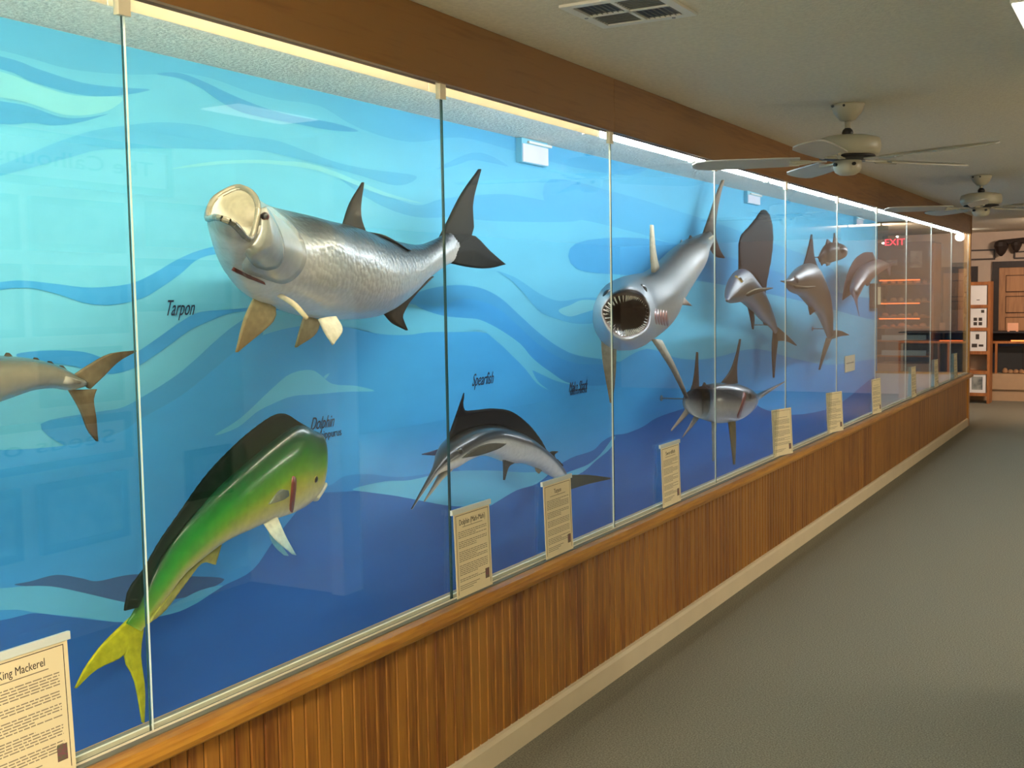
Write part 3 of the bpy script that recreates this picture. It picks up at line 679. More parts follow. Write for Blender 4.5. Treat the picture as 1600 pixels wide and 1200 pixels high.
parts = [body, slit, eye, jaw,
    fin('dorsal_fin', [(858, 165), (800, 152), (720, 190), (620, 270), (530, 350), (450, 428), (380, 508), (320, 592), (275, 690), (245, 760)], [(800, 130), (735, 100), (640, 158), (540, 250), (470, 330), (400, 430), (330, 530), (275, 625), (222, 700), (206, 772)], X + 0.03, (5, 40, 18), (9, 26, 16), D_, 0.022, nu=6, nsg=60, along=True),
    fin('anal_fin', [(535, 540), (470, 592), (402, 652), (345, 732), (305, 785)], [(516, 616), (470, 610), (420, 670), (345, 770), (285, 818)], X + 0.02, (160, 160, 70), (190, 180, 100), D_, 0.012, nu=4, nsg=30, along=True),
    fin('tail_lobe', [(225, 795), (130, 888), (70, 970), (38, 1036)], [(258, 840), (200, 925), (110, 972), (42, 1034)], X - 0.04, ye2, ye, D_, 0.014),
    fin('tail_lobe', [(272, 815), (260, 920), (274, 1040), (272, 1155)], [(222, 805), (205, 930), (240, 1010), (266, 1152)], X - 0.04, ye2, ye, D_, 0.014),
    fin('pectoral_fin', [(762, 362, -2.60), (735, 362, -2.58), (698, 408, -2.56)], [(764, 382, -2.60), (745, 395, -2.58), (700, 410, -2.56)], -2.6, (70, 84, 80), (150, 150, 120), D_, 0.010, nu=6),
    fin('pelvic_fin', [(725, 452, -2.62), (755, 520, -2.58), (790, 583, -2.56)], [(682, 478, -2.62), (718, 528, -2.58), (778, 580, -2.56)], -2.6, (232, 226, 196), (150, 200, 210), D_, 0.010, nu=10),
    fin('pelvic_fin', [(700, 470, -2.72), (735, 540, -2.7), (765, 585, -2.7)], [(690, 480, -2.72), (712, 545, -2.7), (750, 584, -2.7)], -2.7, (90, 160, 190), (110, 180, 200), D_, 0.008, nu=6)]
fish('dolphin_fish', 'green and yellow dolphin fish diving tail-down with a forked yellow tail', parts, at(*dp(640, 440), x=X + 0.02))

# ------------------------------------------------------------------ king mackerel (only its tail half is in the photo)
K_ = (0, 500, 4.0); X = -2.62
def kp(x, y): return (K_[0] + x / K_[2], K_[1] + y / K_[2])
st = [ell(kp(520, 372), kp(510, 420), X, 0.02), ell(kp(440, 332), kp(430, 440), X, 0.035), ell(kp(330, 278), kp(330, 428), X, 0.05), ell(kp(180, 240), kp(180, 442), X, 0.068), ell(kp(0, 222), kp(0, 500), X, 0.085),
      ell(kp(-250, 225), kp(-230, 580), X + 0.01, 0.10), ell(kp(-600, 260), kp(-560, 660), X + 0.02, 0.11), ell(kp(-1000, 330), kp(-960, 720), X + 0.03, 0.11), ell(kp(-1400, 440), kp(-1370, 760), X + 0.04, 0.095), ell(kp(-1750, 580), kp(-1730, 780), X + 0.05, 0.06), ell(kp(-1960, 690), kp(-1955, 750), X + 0.05, 0.02)]
body, _ = loft('body', st, side_col([(-1, (190, 186, 168)), (-0.2, (164, 158, 140)), (0.35, (140, 132, 110)), (0.7, (100, 96, 76)), (1, (62, 62, 48))]), SKS); bt = bvh(body)
gy, gy2 = (124, 110, 84), (84, 70, 52)
parts = [body, eyeball(bt, *kp(-1800, 650), 0.014),
    fin('tail_lobe', [(460, 345), (560, 278), (690, 210), (856, 189)], [(560, 430), (640, 355), (740, 258), (856, 194)], X, gy, gy2, K_, 0.016),
    fin('tail_lobe', [(430, 438), (500, 560), (550, 690), (606, 758)], [(600, 432), (580, 500), (598, 620), (608, 756)], X, gy, gy2, K_, 0.016),
    fin('tail_keel', [(380, 345, X + .04), (440, 360, X + .05), (500, 380, X + .03)], [(385, 395, X + .04), (440, 405, X + .05), (500, 400, X + .03)], X + .04, (170, 164, 150), (120, 108, 90), K_, 0.016, nu=4),
    fin('dorsal_fin', [(-500, 250), (-420, 130), (-330, 90)], [(-250, 232), (-330, 180), (-326, 94)], X, gy2, gy2, K_, 0.012),
    fin('pectoral_fin', [(-1250, 560, X + .1), (-1100, 600, X + .13), (-960, 640, X + .12)], [(-1240, 610, X + .1), (-1100, 650, X + .13), (-960, 645, X + .12)], X + .1, gy, gy2, K_, 0.012)]
for fx_, fy_ in ((50, 226), (225, 256), (312, 278), (385, 305), (-90, 222)):
    parts.append(fin('finlet', [(fx_ - 24, fy_ + 4), (fx_ - 10, fy_ - 22)], [(fx_ + 30, fy_ + 10), (fx_ + 4, fy_ - 20)], X, gy2, (60, 52, 40), K_, 0.012, nu=3, nsg=4))
fish('king_mackerel', 'grey king mackerel cut off by the left edge, forked tail showing', parts, at(*kp(-200, 400), x=X))

# ------------------------------------------------------------------ spearfish
P_ = (580, 580, 3.2); X = -2.68
def sp(x, y): return (P_[0] + x / P_[2], P_[1] + y / P_[2])
st = [ell(sp(985, 528), sp(962, 562), X, 0.012), ell(sp(945, 470), sp(918, 535), X, 0.03), ell(sp(890, 415), sp(880, 512), X, 0.045), ell(sp(830, 370), sp(835, 485), X + 0.01, 0.06), ell(sp(745, 315), sp(768, 462), X + 0.02, 0.075),
      ell(sp(655, 278), sp(695, 458), X + 0.03, 0.085), ell(sp(570, 268), sp(610, 428), X + 0.04, 0.09), ell(sp(490, 286), sp(530, 424), X + 0.05, 0.088), ell(sp(425, 325), sp(455, 450), X + 0.06, 0.08), ell(sp(375, 378), sp(400, 488), X + 0.07, 0.06),
      ell(sp(345, 430), sp(360, 500), X + 0.08, 0.035), ell(sp(308, 498), sp(320, 525), X + 0.09, 0.016), ell(sp(250, 600), sp(258, 607), X + 0.1, 0.008), ell(sp(200, 689), sp(203, 691), X + 0.1, 0.003)]
rS = [(-1, (228, 224, 214)), (-0.05, (206, 202, 194)), (0.12, (118, 118, 120)), (0.25, (28, 36, 50)), (0.75, (13, 17, 26)), (1, (20, 22, 25))]
body, _ = loft('body', st, side_col(rS), SK); bt = bvh(body)
jaw, _ = loft('lower_jaw', [ell(sp(372, 470), sp(385, 500), X + 0.07, 0.03), ell(sp(335, 530), sp(350, 545), X + 0.08, 0.014), ell(sp(300, 590), sp(308, 600), X + 0.09, 0.008), ell(sp(264, 650), sp(267, 653), X + 0.1, 0.003)], side_col([(-1, (200, 196, 180)), (1, (90, 84, 76))]), SK)
nv, nv2 = (19, 19, 30), (26, 23, 25)
parts = [body, jaw, eyeball(bt, *sp(446, 398), 0.012, (30, 34, 50)),
    fin('dorsal_fin', [(385, 345), (430, 312), (500, 284), (580, 270), (660, 278), (745, 315), (820, 365), (872, 395)], [(463, 108), (462, 190), (520, 194), (610, 186), (700, 202), (785, 265), (845, 340), (873, 390)], X + 0.05, nv, nv2, P_, 0.014, nu=6, nsg=44, along=True),
    fin('pectoral_fin', [(455, 435, X + .15), (520, 385, X + .17), (600, 360, X + .17), (672, 362, X + .16)], [(470, 432, X + .15), (540, 420, X + .17), (630, 390, X + .17), (670, 366, X + .16)], X + .16, (58, 58, 56), (84, 80, 72), P_, 0.012, nu=5),
    fin('pectoral_fin', [(380, 375, X - .02), (320, 395, X - .05), (255, 414, X - .06)], [(385, 395, X - .02), (330, 420, X - .05), (256, 418, X - .06)], X - .05, (40, 60, 100), (40, 60, 100), P_, 0.010, nu=4),
    fin('pelvic_fin', [(660, 440), (662, 490), (663, 544)], [(715, 458), (685, 480), (666, 542)], X + 0.04, (70, 72, 80), (64, 64, 70), P_, 0.014),
    fin('second_dorsal_fin', [(885, 410), (905, 400), (932, 400)], [(925, 440), (915, 420), (932, 404)], X, nv2, (40, 36, 34), P_, 0.010, nu=4),
    fin('anal_fin', [(820, 482), (825, 500), (838, 512)], [(855, 495), (845, 505), (838, 512)], X, (150, 140, 120), (120, 110, 96), P_, 0.008, nu=4),
    fin('tail_lobe', [(975, 520), (1080, 518), (1195, 532)], [(965, 600), (1080, 565), (1194, 540)], X, (60, 66, 58), (40, 42, 40), P_, 0.014),
    fin('tail_lobe', [(955, 555), (920, 640), (900, 740)], [(1000, 570), (950, 650), (904, 740)], X, (60, 66, 58), (40, 42, 40), P_, 0.014),
    fin('tail_keel', [(930, 440), (945, 455), (960, 470)], [(925, 450), (935, 465), (955, 475)], X + .02, nv2, nv2, P_, 0.01, nu=2)]
fish('spearfish', 'dark backed spearfish arching downward with a long low dorsal fin', parts, at(*sp(620, 350), x=X))

# ------------------------------------------------------------------ mako shark
H_ = (860, 250, 4.0); H5 = (860, 450, 4.0)
def hp(x, y): return (H_[0] + x / 4, H_[1] + y / 4)
st = [ell(hp(990, 445), hp(1012, 515), -2.74, 0.02), ell(hp(930, 465), hp(972, 575), -2.72, 0.05), ell(hp(860, 495), hp(922, 680), -2.68, 0.09), ell(hp(775, 555), hp(860, 790), -2.63, 0.09), ell(hp(695, 630), hp(790, 900), -2.57, 0.10),
      ell(hp(610, 695), hp(710, 1040), -2.5, 0.12),
      rg([(530, 712, -2.42), (625, 790, -2.32), (676, 930, -2.28), (672, 1080, -2.28), (560, 1170, -2.33), (390, 1170, -2.42), (300, 1040, -2.5), (350, 810, -2.5)], H_),
      rg([(475, 730, -2.28), (575, 775, -2.20), (645, 900, -2.14), (650, 1060, -2.14), (510, 1170, -2.16), (350, 1120, -2.24), (266, 950, -2.34), (335, 795, -2.36)], H_),
      rg([(482, 800, -2.04), (570, 828, -2.08), (628, 935, -2.08), (608, 1060, -2.06), (480, 1135, -2.06), (365, 1075, -2.12), (310, 945, -2.17), (380, 835, -2.14)], H_),
      rg([(474, 846, -2.09), (562, 868, -2.10), (610, 940, -2.10), (586, 1050, -2.08), (468, 1102, -2.07), (376, 1045, -2.11), (328, 945, -2.15), (388, 866, -2.13)], H_)]
rM = L_([(-1, (214, 206, 196)), (-0.35, (176, 170, 160)), (0.0, (128, 122, 110)), (0.25, (76, 72, 62)), (0.6, (46, 45, 41)), (1, (30, 31, 32))])
def cM(t, v):
    c = ramp(rM, math.cos(2 * math.pi * v))
    if t > 0.68:
        h = math.cos(2 * math.pi * v)
        c = mixc(c, lin((196, 198, 200)) if h < 0.55 else lin((46, 56, 64)), min(1, (t - 0.68) / 0.15))
    if t > 0.93: c = mixc(c, lin((128, 104, 94)), min(1, (t - 0.93) / 0.05))
    return c
body, rim = loft('body', st, cM, SKM, open_end=True); bt = bvh(body)
cen = sum(rim, V()) / NR; inn = (at(*hp(640, 820), x=-2.5) - cen).normalized()
rings_ = [rim, [cen + inn * 0.02 + (p - cen) * 0.93 for p in rim], [cen + inn * 0.08 + (p - cen) * 0.84 for p in rim], [cen + inn * 0.2 + (p - cen) * 0.6 for p in rim], [cen + inn * 0.26 + (p - cen) * 0.1 for p in rim]]
vs = [p for r in rings_ for p in r]
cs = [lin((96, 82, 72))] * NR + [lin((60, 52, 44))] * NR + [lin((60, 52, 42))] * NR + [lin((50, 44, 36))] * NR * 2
fs = [(i * NR + j, i * NR + (j + 1) % NR, (i + 1) * NR + (j + 1) % NR, (i + 1) * NR + j) for i in range(4) for j in range(NR)] + [tuple(4 * NR + j for j in range(NR))]
parts = [body, mesh('mouth_lining', vs, fs, SK, None, True, cs)]
tooth_me = None
for row, cnt, inset in ((0, 46, 0.985), (1, 40, 0.90)):
    rim_c = resample(rim + [rim[0]], cnt + 1)[:cnt]
    for i in range(cnt):
        p = rim_c[i]; v = i / cnt
        d = (cen - p).normalized()
        L = 0.036 if (v < 0.17 or v > 0.83 or 0.36 < v < 0.66) else 0.024
        if row: L *= 0.75
        base_ = cen + (p - cen) * inset + inn * 0.02 * row
        ax_ = (d * 0.62 - inn * 0.75).normalized()
        if tooth_me is None:
            o = MB().tube((0, 0, 0), (0, 0, 1), 0.115, 0.01, n=6).build('tooth', M['tooth']); tooth_me = o.data
        else:
            o = bpy.data.objects.new('tooth', tooth_me); C.objects.link(o)
        o.matrix_world = Matrix.Translation(base_) @ ax_.to_track_quat('Z', 'Y').to_matrix().to_4x4() @ Matrix.Diagonal((L, L, L, 1))
        parts.append(o)
dg, dg2 = (80, 75, 64), (48, 44, 38)
parts += [eyeball(bt, *hp(585, 800), 0.02, (20, 20, 20)), eyeball(bt, *hp(352, 830), 0.02, (20, 20, 20)),
    fin('dorsal_fin', [(640, 705, -2.42), (630, 560, -2.42), (630, 405, -2.42)], [(672, 670, -2.46), (650, 560, -2.45), (637, 408, -2.43)], -2.45, (150, 142, 122), (214, 200, 170), H_, 0.03, nu=8),
    fin('tail_lobe', [(955, 465), (995, 350), (1040, 210), (1086, 98)], [(1030, 500), (1028, 400), (1052, 250), (1090, 102)], -2.75, dg2, (160, 140, 120), H_, 0.03, nu=8),
    fin('tail_lobe', [(985, 530), (1035, 600), (1082, 614)], [(1020, 460), (1055, 560), (1086, 610)], -2.75, dg2, (140, 104, 90), H_, 0.03, nu=8),
    fin('tail_keel', [(930, 520, -2.66), (980, 490, -2.68), (1020, 470, -2.72)], [(930, 540, -2.66), (985, 510, -2.68), (1024, 476, -2.72)], -2.68, (190, 176, 146), (200, 186, 156), H_, 0.02, nu=3),
    fin('pectoral_fin', [(315, 270, -2.36), (325, 450, -2.38), (372, 718, -2.4)], [(415, 330, -2.30), (408, 540, -2.34), (388, 720, -2.4)], -2.36, (176, 168, 150), (140, 118, 92), H5, 0.03),
    fin('pectoral_fin', [(640, 320, -2.26), (755, 500, -2.28), (852, 692, -2.3)], [(690, 330, -2.30), (780, 500, -2.3), (858, 690, -2.3)], -2.28, (190, 184, 168), (84, 76, 70), H5, 0.03, nu=6),
    fin('pelvic_fin', [(815, 835, -2.46), (845, 870, -2.44), (884, 912, -2.44)], [(790, 900, -2.48), (830, 905, -2.45), (882, 912, -2.44)], -2.46, (196, 184, 170), (170, 120, 100), H_, 0.016, nu=6),
    fin('second_dorsal_fin', [(865, 495, -2.68), (872, 470, -2.68)], [(888, 492, -2.7), (876, 472, -2.68)], -2.68, dg2, (40, 38, 36), H_, 0.012, nu=3, nsg=4)]
for k_ in range(5):
    x_ = 655 + k_ * 17; y_ = 930 + k_ * 3
    parts.append(patch('gill_slit', bt, [(x_, y_), (x_ + 7, y_ + 40), (x_ + 11, y_ + 90), (x_ + 3, y_ + 90), (x_ - 4, y_ + 40)], (176, 128, 116), (150, 96, 88), SK, H_, 0.004, 0.0, rings=2))
fish('mako_shark', 'grey shark turning to face the glass, open mouth ringed with white teeth', parts, at(*hp(960, 510), x=-2.72))

# ------------------------------------------------------------------ swordfish
W8 = (900, 500, 3.2)
def wp(x, y): return (W8[0] + x / 3.2, W8[1] + y / 3.2)
st = [ell(wp(552, 378), wp(552, 402), -2.72, 0.016), ell(wp(575, 368), wp(575, 440), -2.64, 0.048), ell(wp(605, 342), wp(602, 478), -2.54, 0.088), ell(wp(655, 322), wp(650, 503), -2.46, 0.112), ell(wp(720, 313), wp(718, 516), -2.42, 0.120), ell(wp(785, 316), wp(795, 502), -2.42, 0.112),
      ell(wp(838, 338), wp(852, 458), -2.45, 0.088), ell(wp(876, 364), wp(884, 412), -2.48, 0.048), ell(wp(906, 370), wp(908, 398), -2.5, 0.03), ell(wp(965, 343), wp(964, 362), -2.52, 0.016), ell(wp(1046, 304), wp(1045, 310), -2.56, 0.004)]
body, _ = loft('body', st, side_col([(-1, (196, 190, 182)), (-0.3, (176, 172, 164)), (0.05, (136, 132, 126)), (0.25, (64, 66, 74)), (0.7, (40, 42, 52)), (1, (34, 34, 40))]), SKS); bt = bvh(body)
slit = patch('gill_slit', bt, [(838, 362), (846, 385), (838, 425), (822, 470), (810, 490), (805, 478), (822, 430), (832, 390)], (126, 54, 40), (110, 40, 34), SK, W8, 0.006, 0.0, rings=2)
br_, br2 = (60, 53, 46), (44, 38, 34)
parts = [body, slit, eyeball(bt, *wp(868, 378), 0.022, (60, 60, 64)),
    fin('dorsal_fin', [(725, 318), (772, 255), (800, 180), (819, 95)], [(805, 316), (802, 240), (812, 160), (822, 97)], -2.43, br_, (60, 48, 44), W8, 0.02),
    fin('tail_lobe', [(548, 392), (585, 320), (604, 160)], [(612, 395), (612, 320), (608, 164)], -2.72, br2, (90, 70, 60), W8, 0.02, nu=8),
    fin('tail_lobe', [(556, 395, -2.66), (550, 440, -2.6), (474, 552, -2.55)], [(612, 400, -2.6), (560, 470, -2.58), (478, 553, -2.55)], -2.6, (150, 140, 126), (170, 150, 130), W8, 0.016, nu=6),
    fin('anal_fin', [(592, 475, -2.56), (570, 520, -2.54), (532, 584, -2.54)], [(618, 490, -2.54), (585, 530, -2.54), (536, 585, -2.54)], -2.55, (170, 160, 146), (160, 140, 124), W8, 0.014, nu=5),
    fin('pectoral_fin', [(680, 510, -2.46), (682, 600, -2.44), (684, 705, -2.44)], [(700, 512, -2.46), (696, 600, -2.44), (688, 706, -2.44)], -2.45, (170, 170, 166), (120, 130, 140), W8, 0.014, nu=5),
    fin('pectoral_fin', [(762, 500, -2.38), (774, 600, -2.34), (788, 722, -2.33)], [(794, 500, -2.38), (797, 600, -2.34), (793, 722, -2.33)], -2.35, (130, 112, 74), (104, 86, 56), W8, 0.016, nu=5),
    fin('second_dorsal_fin', [(632, 330), (640, 312)], [(652, 328), (642, 312)], -2.46, br2, br2, W8, 0.012, nu=3, nsg=4)]
fish('swordfish', 'silver swordfish below the shark, long bill pointing up to the right', parts, at(*wp(570, 395), x=-2.68))

# ------------------------------------------------------------------ sailfish with raised sail
F_ = (1100, 300, 4.288)
def fp(x, y): return (F_[0] + x / F_[2], F_[1] + y / F_[2])
st = [ell(fp(494, 925), fp(478, 955), -2.72, 0.007), ell(fp(465, 840), fp(448, 912), -2.68, 0.025), ell(fp(420, 735), fp(398, 868), -2.6, 0.045), ell(fp(370, 645), fp(348, 812), -2.54, 0.060), ell(fp(312, 570), fp(300, 765), -2.48, 0.070),
      ell(fp(255, 514), fp(262, 738), -2.4, 0.070), ell(fp(205, 560), fp(215, 742), -2.32, 0.055), ell(fp(172, 640), fp(180, 745), -2.24, 0.035), ell(fp(160, 690), fp(165, 735), -2.16, 0.018), ell(fp(152, 724), fp(154, 736), -2.05, 0.006)]
body, _ = loft('body', st, side_col([(-1, (128, 114, 88)), (-0.4, (98, 85, 62)), (0.1, (66, 56, 42)), (0.5, (30, 30, 34)), (1, (34, 40, 66))]), SKM); bt = bvh(body)
sd, sd2 = (62, 54, 60), (40, 34, 38)
parts = [body, eyeball(bt, *fp(236, 580), 0.025, (190, 150, 60)),
    fin('sail_fin', [(240, 560), (290, 560), (340, 600), (370, 640), (405, 700)], [(232, 400), (245, 300), (300, 235), (345, 180), (395, 118), (440, 160), (460, 270), (452, 420), (408, 660)], -2.56, (28, 23, 26), (14, 12, 14), F_, 0.02, nu=10, nsg=30, along=True, ridge=0.003),
    fin('pectoral_fin', [(270, 690, -2.3), (350, 648, -2.26), (458, 640, -2.26)], [(290, 698, -2.3), (380, 668, -2.26), (458, 646, -2.26)], -2.28, (110, 100, 80), (70, 62, 52), F_, 0.018, nu=5),
    fin('pelvic_fin', [(290, 750), (310, 840), (326, 920)], [(325, 775), (335, 850), (330, 920)], -2.56, (60, 56, 54), (46, 42, 42), F_, 0.014, nu=5),
    fin('tail_lobe', [(490, 905), (560, 965), (620, 1026)], [(470, 1000), (550, 1000), (616, 1030)], -2.72, (110, 98, 76), (58, 52, 46), F_, 0.018, nu=8),
    fin('tail_lobe', [(466, 920), (456, 1060), (464, 1245)], [(498, 960), (482, 1090), (470, 1245)], -2.72, (70, 62, 54), (44, 42, 42), F_, 0.018, nu=6),
    fin('anal_fin', [(395, 860), (400, 885)], [(425, 895), (405, 890)], -2.62, (90, 80, 66), (60, 52, 46), F_, 0.012, nu=3, nsg=4)]
fish('sailfish', 'bronze sailfish with a tall dark rounded sail fin raised behind its head', parts, at(*fp(470, 890), x=-2.7), 'sailfish on the mural')

# ------------------------------------------------------------------ marlin
Q_ = (1210, 320, 4.2857)
def qp(x, y): return (Q_[0] + x / Q_[2], Q_[1] + y / Q_[2])
st = [ell(qp(391, 862), qp(360, 905), -2.74, 0.010), ell(qp(388, 800), qp(348, 868), -2.72, 0.025), ell(qp(375, 700), qp(332, 815), -2.68, 0.045), ell(qp(347, 585), qp(302, 745), -2.62, 0.065), ell(qp(305, 480), qp(265, 705), -2.56, 0.080),
      ell(qp(250, 395), qp(232, 660), -2.5, 0.090), ell(qp(190, 405), qp(185, 610), -2.44, 0.080), ell(qp(135, 455), qp(130, 590), -2.4, 0.055), ell(qp(100, 490), qp(96, 560), -2.38, 0.030), ell(qp(75, 505), qp(75, 528), -2.38, 0.013), ell(qp(42, 508), qp(42, 514), -2.4, 0.003)]
body, _ = loft('body', st, side_col([(-1, (126, 112, 88)), (-0.4, (100, 87, 66)), (0.05, (74, 64, 50)), (0.25, (34, 34, 38)), (0.8, (28, 30, 36)), (1, (26, 28, 34))]), SKM); bt = bvh(body)
parts = [body, eyeball(bt, *qp(150, 500), 0.025, (60, 56, 50)),
    fin('dorsal_fin', [(195, 410), (222, 310), (247, 198)], [(325, 500), (268, 360), (251, 200)], -2.5, (26, 24, 28), (18, 17, 20), Q_, 0.02),
    fin('pectoral_fin', [(130, 540, -2.3), (200, 545, -2.26), (270, 545, -2.26)], [(140, 560, -2.3), (210, 562, -2.26), (270, 550, -2.26)], -2.28, (110, 96, 74), (90, 78, 60), Q_, 0.016, nu=4),
    fin('anal_fin', [(225, 650), (230, 700), (238, 735)], [(275, 710), (255, 725), (240, 738)], -2.56, (100, 88, 70), (70, 62, 54), Q_, 0.014, nu=5),
    fin('tail_lobe', [(380, 840), (440, 842), (500, 870)], [(372, 905), (435, 882), (498, 874)], -2.74, (90, 80, 64), (50, 46, 44), Q_, 0.018, nu=6),
    fin('tail_lobe', [(350, 890), (322, 990), (298, 1104)], [(385, 890), (345, 990), (304, 1106)], -2.74, (110, 98, 76), (54, 50, 50), Q_, 0.018, nu=6)]
fish('marlin', 'marlin with pointed black dorsal fin hanging tail-down between the two sailfish', parts, at(*qp(370, 830), x=-2.72))

# ------------------------------------------------------------------ small grey fish high up
st = [ell(qp(300, 350), qp(305, 385), -2.74, 0.012), ell(qp(325, 290), qp(330, 395), -2.72, 0.030), ell(qp(360, 255), qp(362, 392), -2.68, 0.054), ell(qp(405, 252), qp(405, 378), -2.64, 0.066), ell(qp(445, 262), qp(446, 364), -2.6, 0.054), ell(qp(472, 280), qp(470, 350), -2.58, 0.030), ell(qp(480, 300), qp(478, 335), -2.58, 0.012)]
body, _ = loft('body', st, side_col([(-1, (110, 100, 86)), (0, (86, 76, 66)), (0.4, (44, 42, 42)), (1, (36, 34, 38))]), SKM); bt = bvh(body)
parts = [body, eyeball(bt, *qp(456, 300), 0.03, (90, 80, 60)),
    fin('dorsal_fin', [(345, 265), (352, 230)], [(385, 258), (362, 236)], -2.68, (60, 54, 54), (44, 40, 42), Q_, 0.016, nu=5),
    fin('dorsal_fin', [(392, 255), (398, 215), (400, 188)], [(430, 262), (410, 225), (403, 190)], -2.66, (60, 54, 54), (44, 40, 42), Q_, 0.016, nu=5),
    fin('tail_fin', [(318, 300), (300, 340), (290, 350)], [(330, 395), (318, 405), (322, 410)], -2.74, (80, 72, 66), (60, 54, 52), Q_, 0.016, nu=6),
    fin('pelvic_fin', [(345, 385), (350, 410)], [(375, 388), (368, 405)], -2.66, (120, 108, 92), (96, 84, 74), Q_, 0.014, nu=4, nsg=4)]
fish('grey_jack', 'small dark grey fish mounted high beside the black dorsal fin', parts, at(*qp(330, 350), x=-2.72))

# ------------------------------------------------------------------ sailfish at the far end
st = [ell(qp(762, 392), qp(762, 420), -2.74, 0.010), ell(qp(722, 372), qp(742, 432), -2.72, 0.025), ell(qp(672, 365), qp(715, 448), -2.66, 0.045), ell(qp(612, 390), qp(675, 478), -2.6, 0.060), ell(qp(562, 440), qp(620, 522), -2.55, 0.065), ell(qp(532, 512), qp(582, 552), -2.5, 0.060),
      ell(qp(520, 572), qp(564, 602), -2.46, 0.040), ell(qp(533, 618), qp(555, 630), -2.43, 0.015), ell(qp(548, 670), qp(556, 672), -2.4, 0.006), ell(qp(567, 745), qp(570, 745), -2.36, 0.002)]
body, _ = loft('body', st, side_col([(-1, (116, 80, 66)), (-0.3, (90, 56, 48)), (0.2, (62, 41, 40)), (0.6, (60, 44, 56)), (1, (46, 40, 60))]), SKM); bt = bvh(body)
parts = [body, eyeball(bt, *qp(548, 585), 0.025, (40, 34, 34)),
    fin('sail_fin', [(520, 590), (530, 515), (562, 442), (612, 392), (672, 366)], [(456, 640), (478, 505), (530, 378), (600, 320), (656, 318)], -2.6, (44, 31, 36), (58, 42, 46), Q_, 0.02, nu=8, nsg=24, along=True, ridge=0.003),
    fin('tail_lobe', [(752, 400), (790, 380), (820, 372)], [(756, 425), (790, 405), (818, 378)], -2.74, (110, 90, 90), (90, 74, 78), Q_, 0.016, nu=5),
    fin('tail_lobe', [(748, 415), (760, 450), (770, 480)], [(775, 415), (775, 450), (773, 480)], -2.74, (110, 90, 90), (90, 74, 78), Q_, 0.016, nu=5),
    fin('pelvic_fin', [(600, 520), (620, 545)], [(650, 500), (630, 540)], -2.56, (120, 90, 80), (96, 74, 70), Q_, 0.014, nu=5)]
fish('sailfish', 'brownish purple sailfish arching down at the far end of the mural', parts, at(*qp(735, 400), x=-2.72), 'sailfish on the mural')

# ------------------------------------------------------------------ things fixed on the mural
def wall_box(px0, py0, px1, py1, depth, label):
    a, b = at(px0, py0, x=WX + depth), at(px1, py1, x=WX + depth)
    r = empty('wall_box', (WX, (a.y + b.y) / 2, (a.z + b.z) / 2))
    z0, z1 = min(a.z, b.z), max(a.z, b.z)
    bd = MB().box(WX, WX + depth, a.y, b.y, z0, min(z1, 2.353)).build('body', M['boxcyan'])
    fc = MB().box(WX + depth, WX + depth + 0.006, a.y + 0.004, b.y - 0.004, z0 + 0.004, min(z1, 2.353) - 0.03).build('face_plate', M['boxwhite'])
    ld = MB().box(WX + depth, WX + depth + 0.012, a.y + 0.06, b.y + 0.03, min(z1, 2.353) - 0.024, min(z1, 2.353) - 0.012).build('top_lip', M['white'])
    adopt(r, bd, fc, ld); tag(r, label, 'box', 'white boxes high on the mural')
wall_box(815, 214, 856, 261, 0.035, 'white faced wall box above the tarpon tail, nearest of three')
wall_box(1168, 294, 1187, 321, 0.03, 'white faced wall box above the bronze sailfish')
wall_box(1338, 334, 1348, 354, 0.03, 'white faced wall box near the far end of the mural')
r = at(1322, 569, x=WX + 0.004); a, b = at(1319, 560, x=WX), at(1334, 578, x=WX)
k = empty('name_card', (WX, r.y + 0.05, r.z)); cd = MB().box(WX + 0.007, WX + 0.013, a.y, b.y, r.z - 0.085, r.z + 0.085).build('card', M['paper'])
ln = MB()
for i in range(1): ln.box(WX + 0.013, WX + 0.0135, a.y + 0.05, b.y - 0.05, r.z + 0.0 - i * 0.03, r.z + 0.012 - i * 0.03)
ln = ln.build('print', M['ink_soft']); adopt(k, cd, ln); tag(k, 'small yellowed card on the blue mural below the far sailfish', 'card')
a, b = at(1358, 443, x=WX), at(1371, 481, x=WX)
k = empty('wall_plaque', (WX, (a.y + b.y) / 2, (a.z + b.z) / 2)); fr = MB().box(WX + 0.006, WX + 0.04, a.y, b.y, b.z, a.z).build('frame', M['darkwood'])
fc = MB().box(WX + 0.04, WX + 0.044, a.y + (b.y - a.y) * 0.6, b.y - 0.03, b.z + 0.04, a.z - 0.04).build('mat_board', M['paper']); adopt(k, fr, fc)
tag(k, 'dark framed plaque on the mural under the far sailfish', 'plaque')

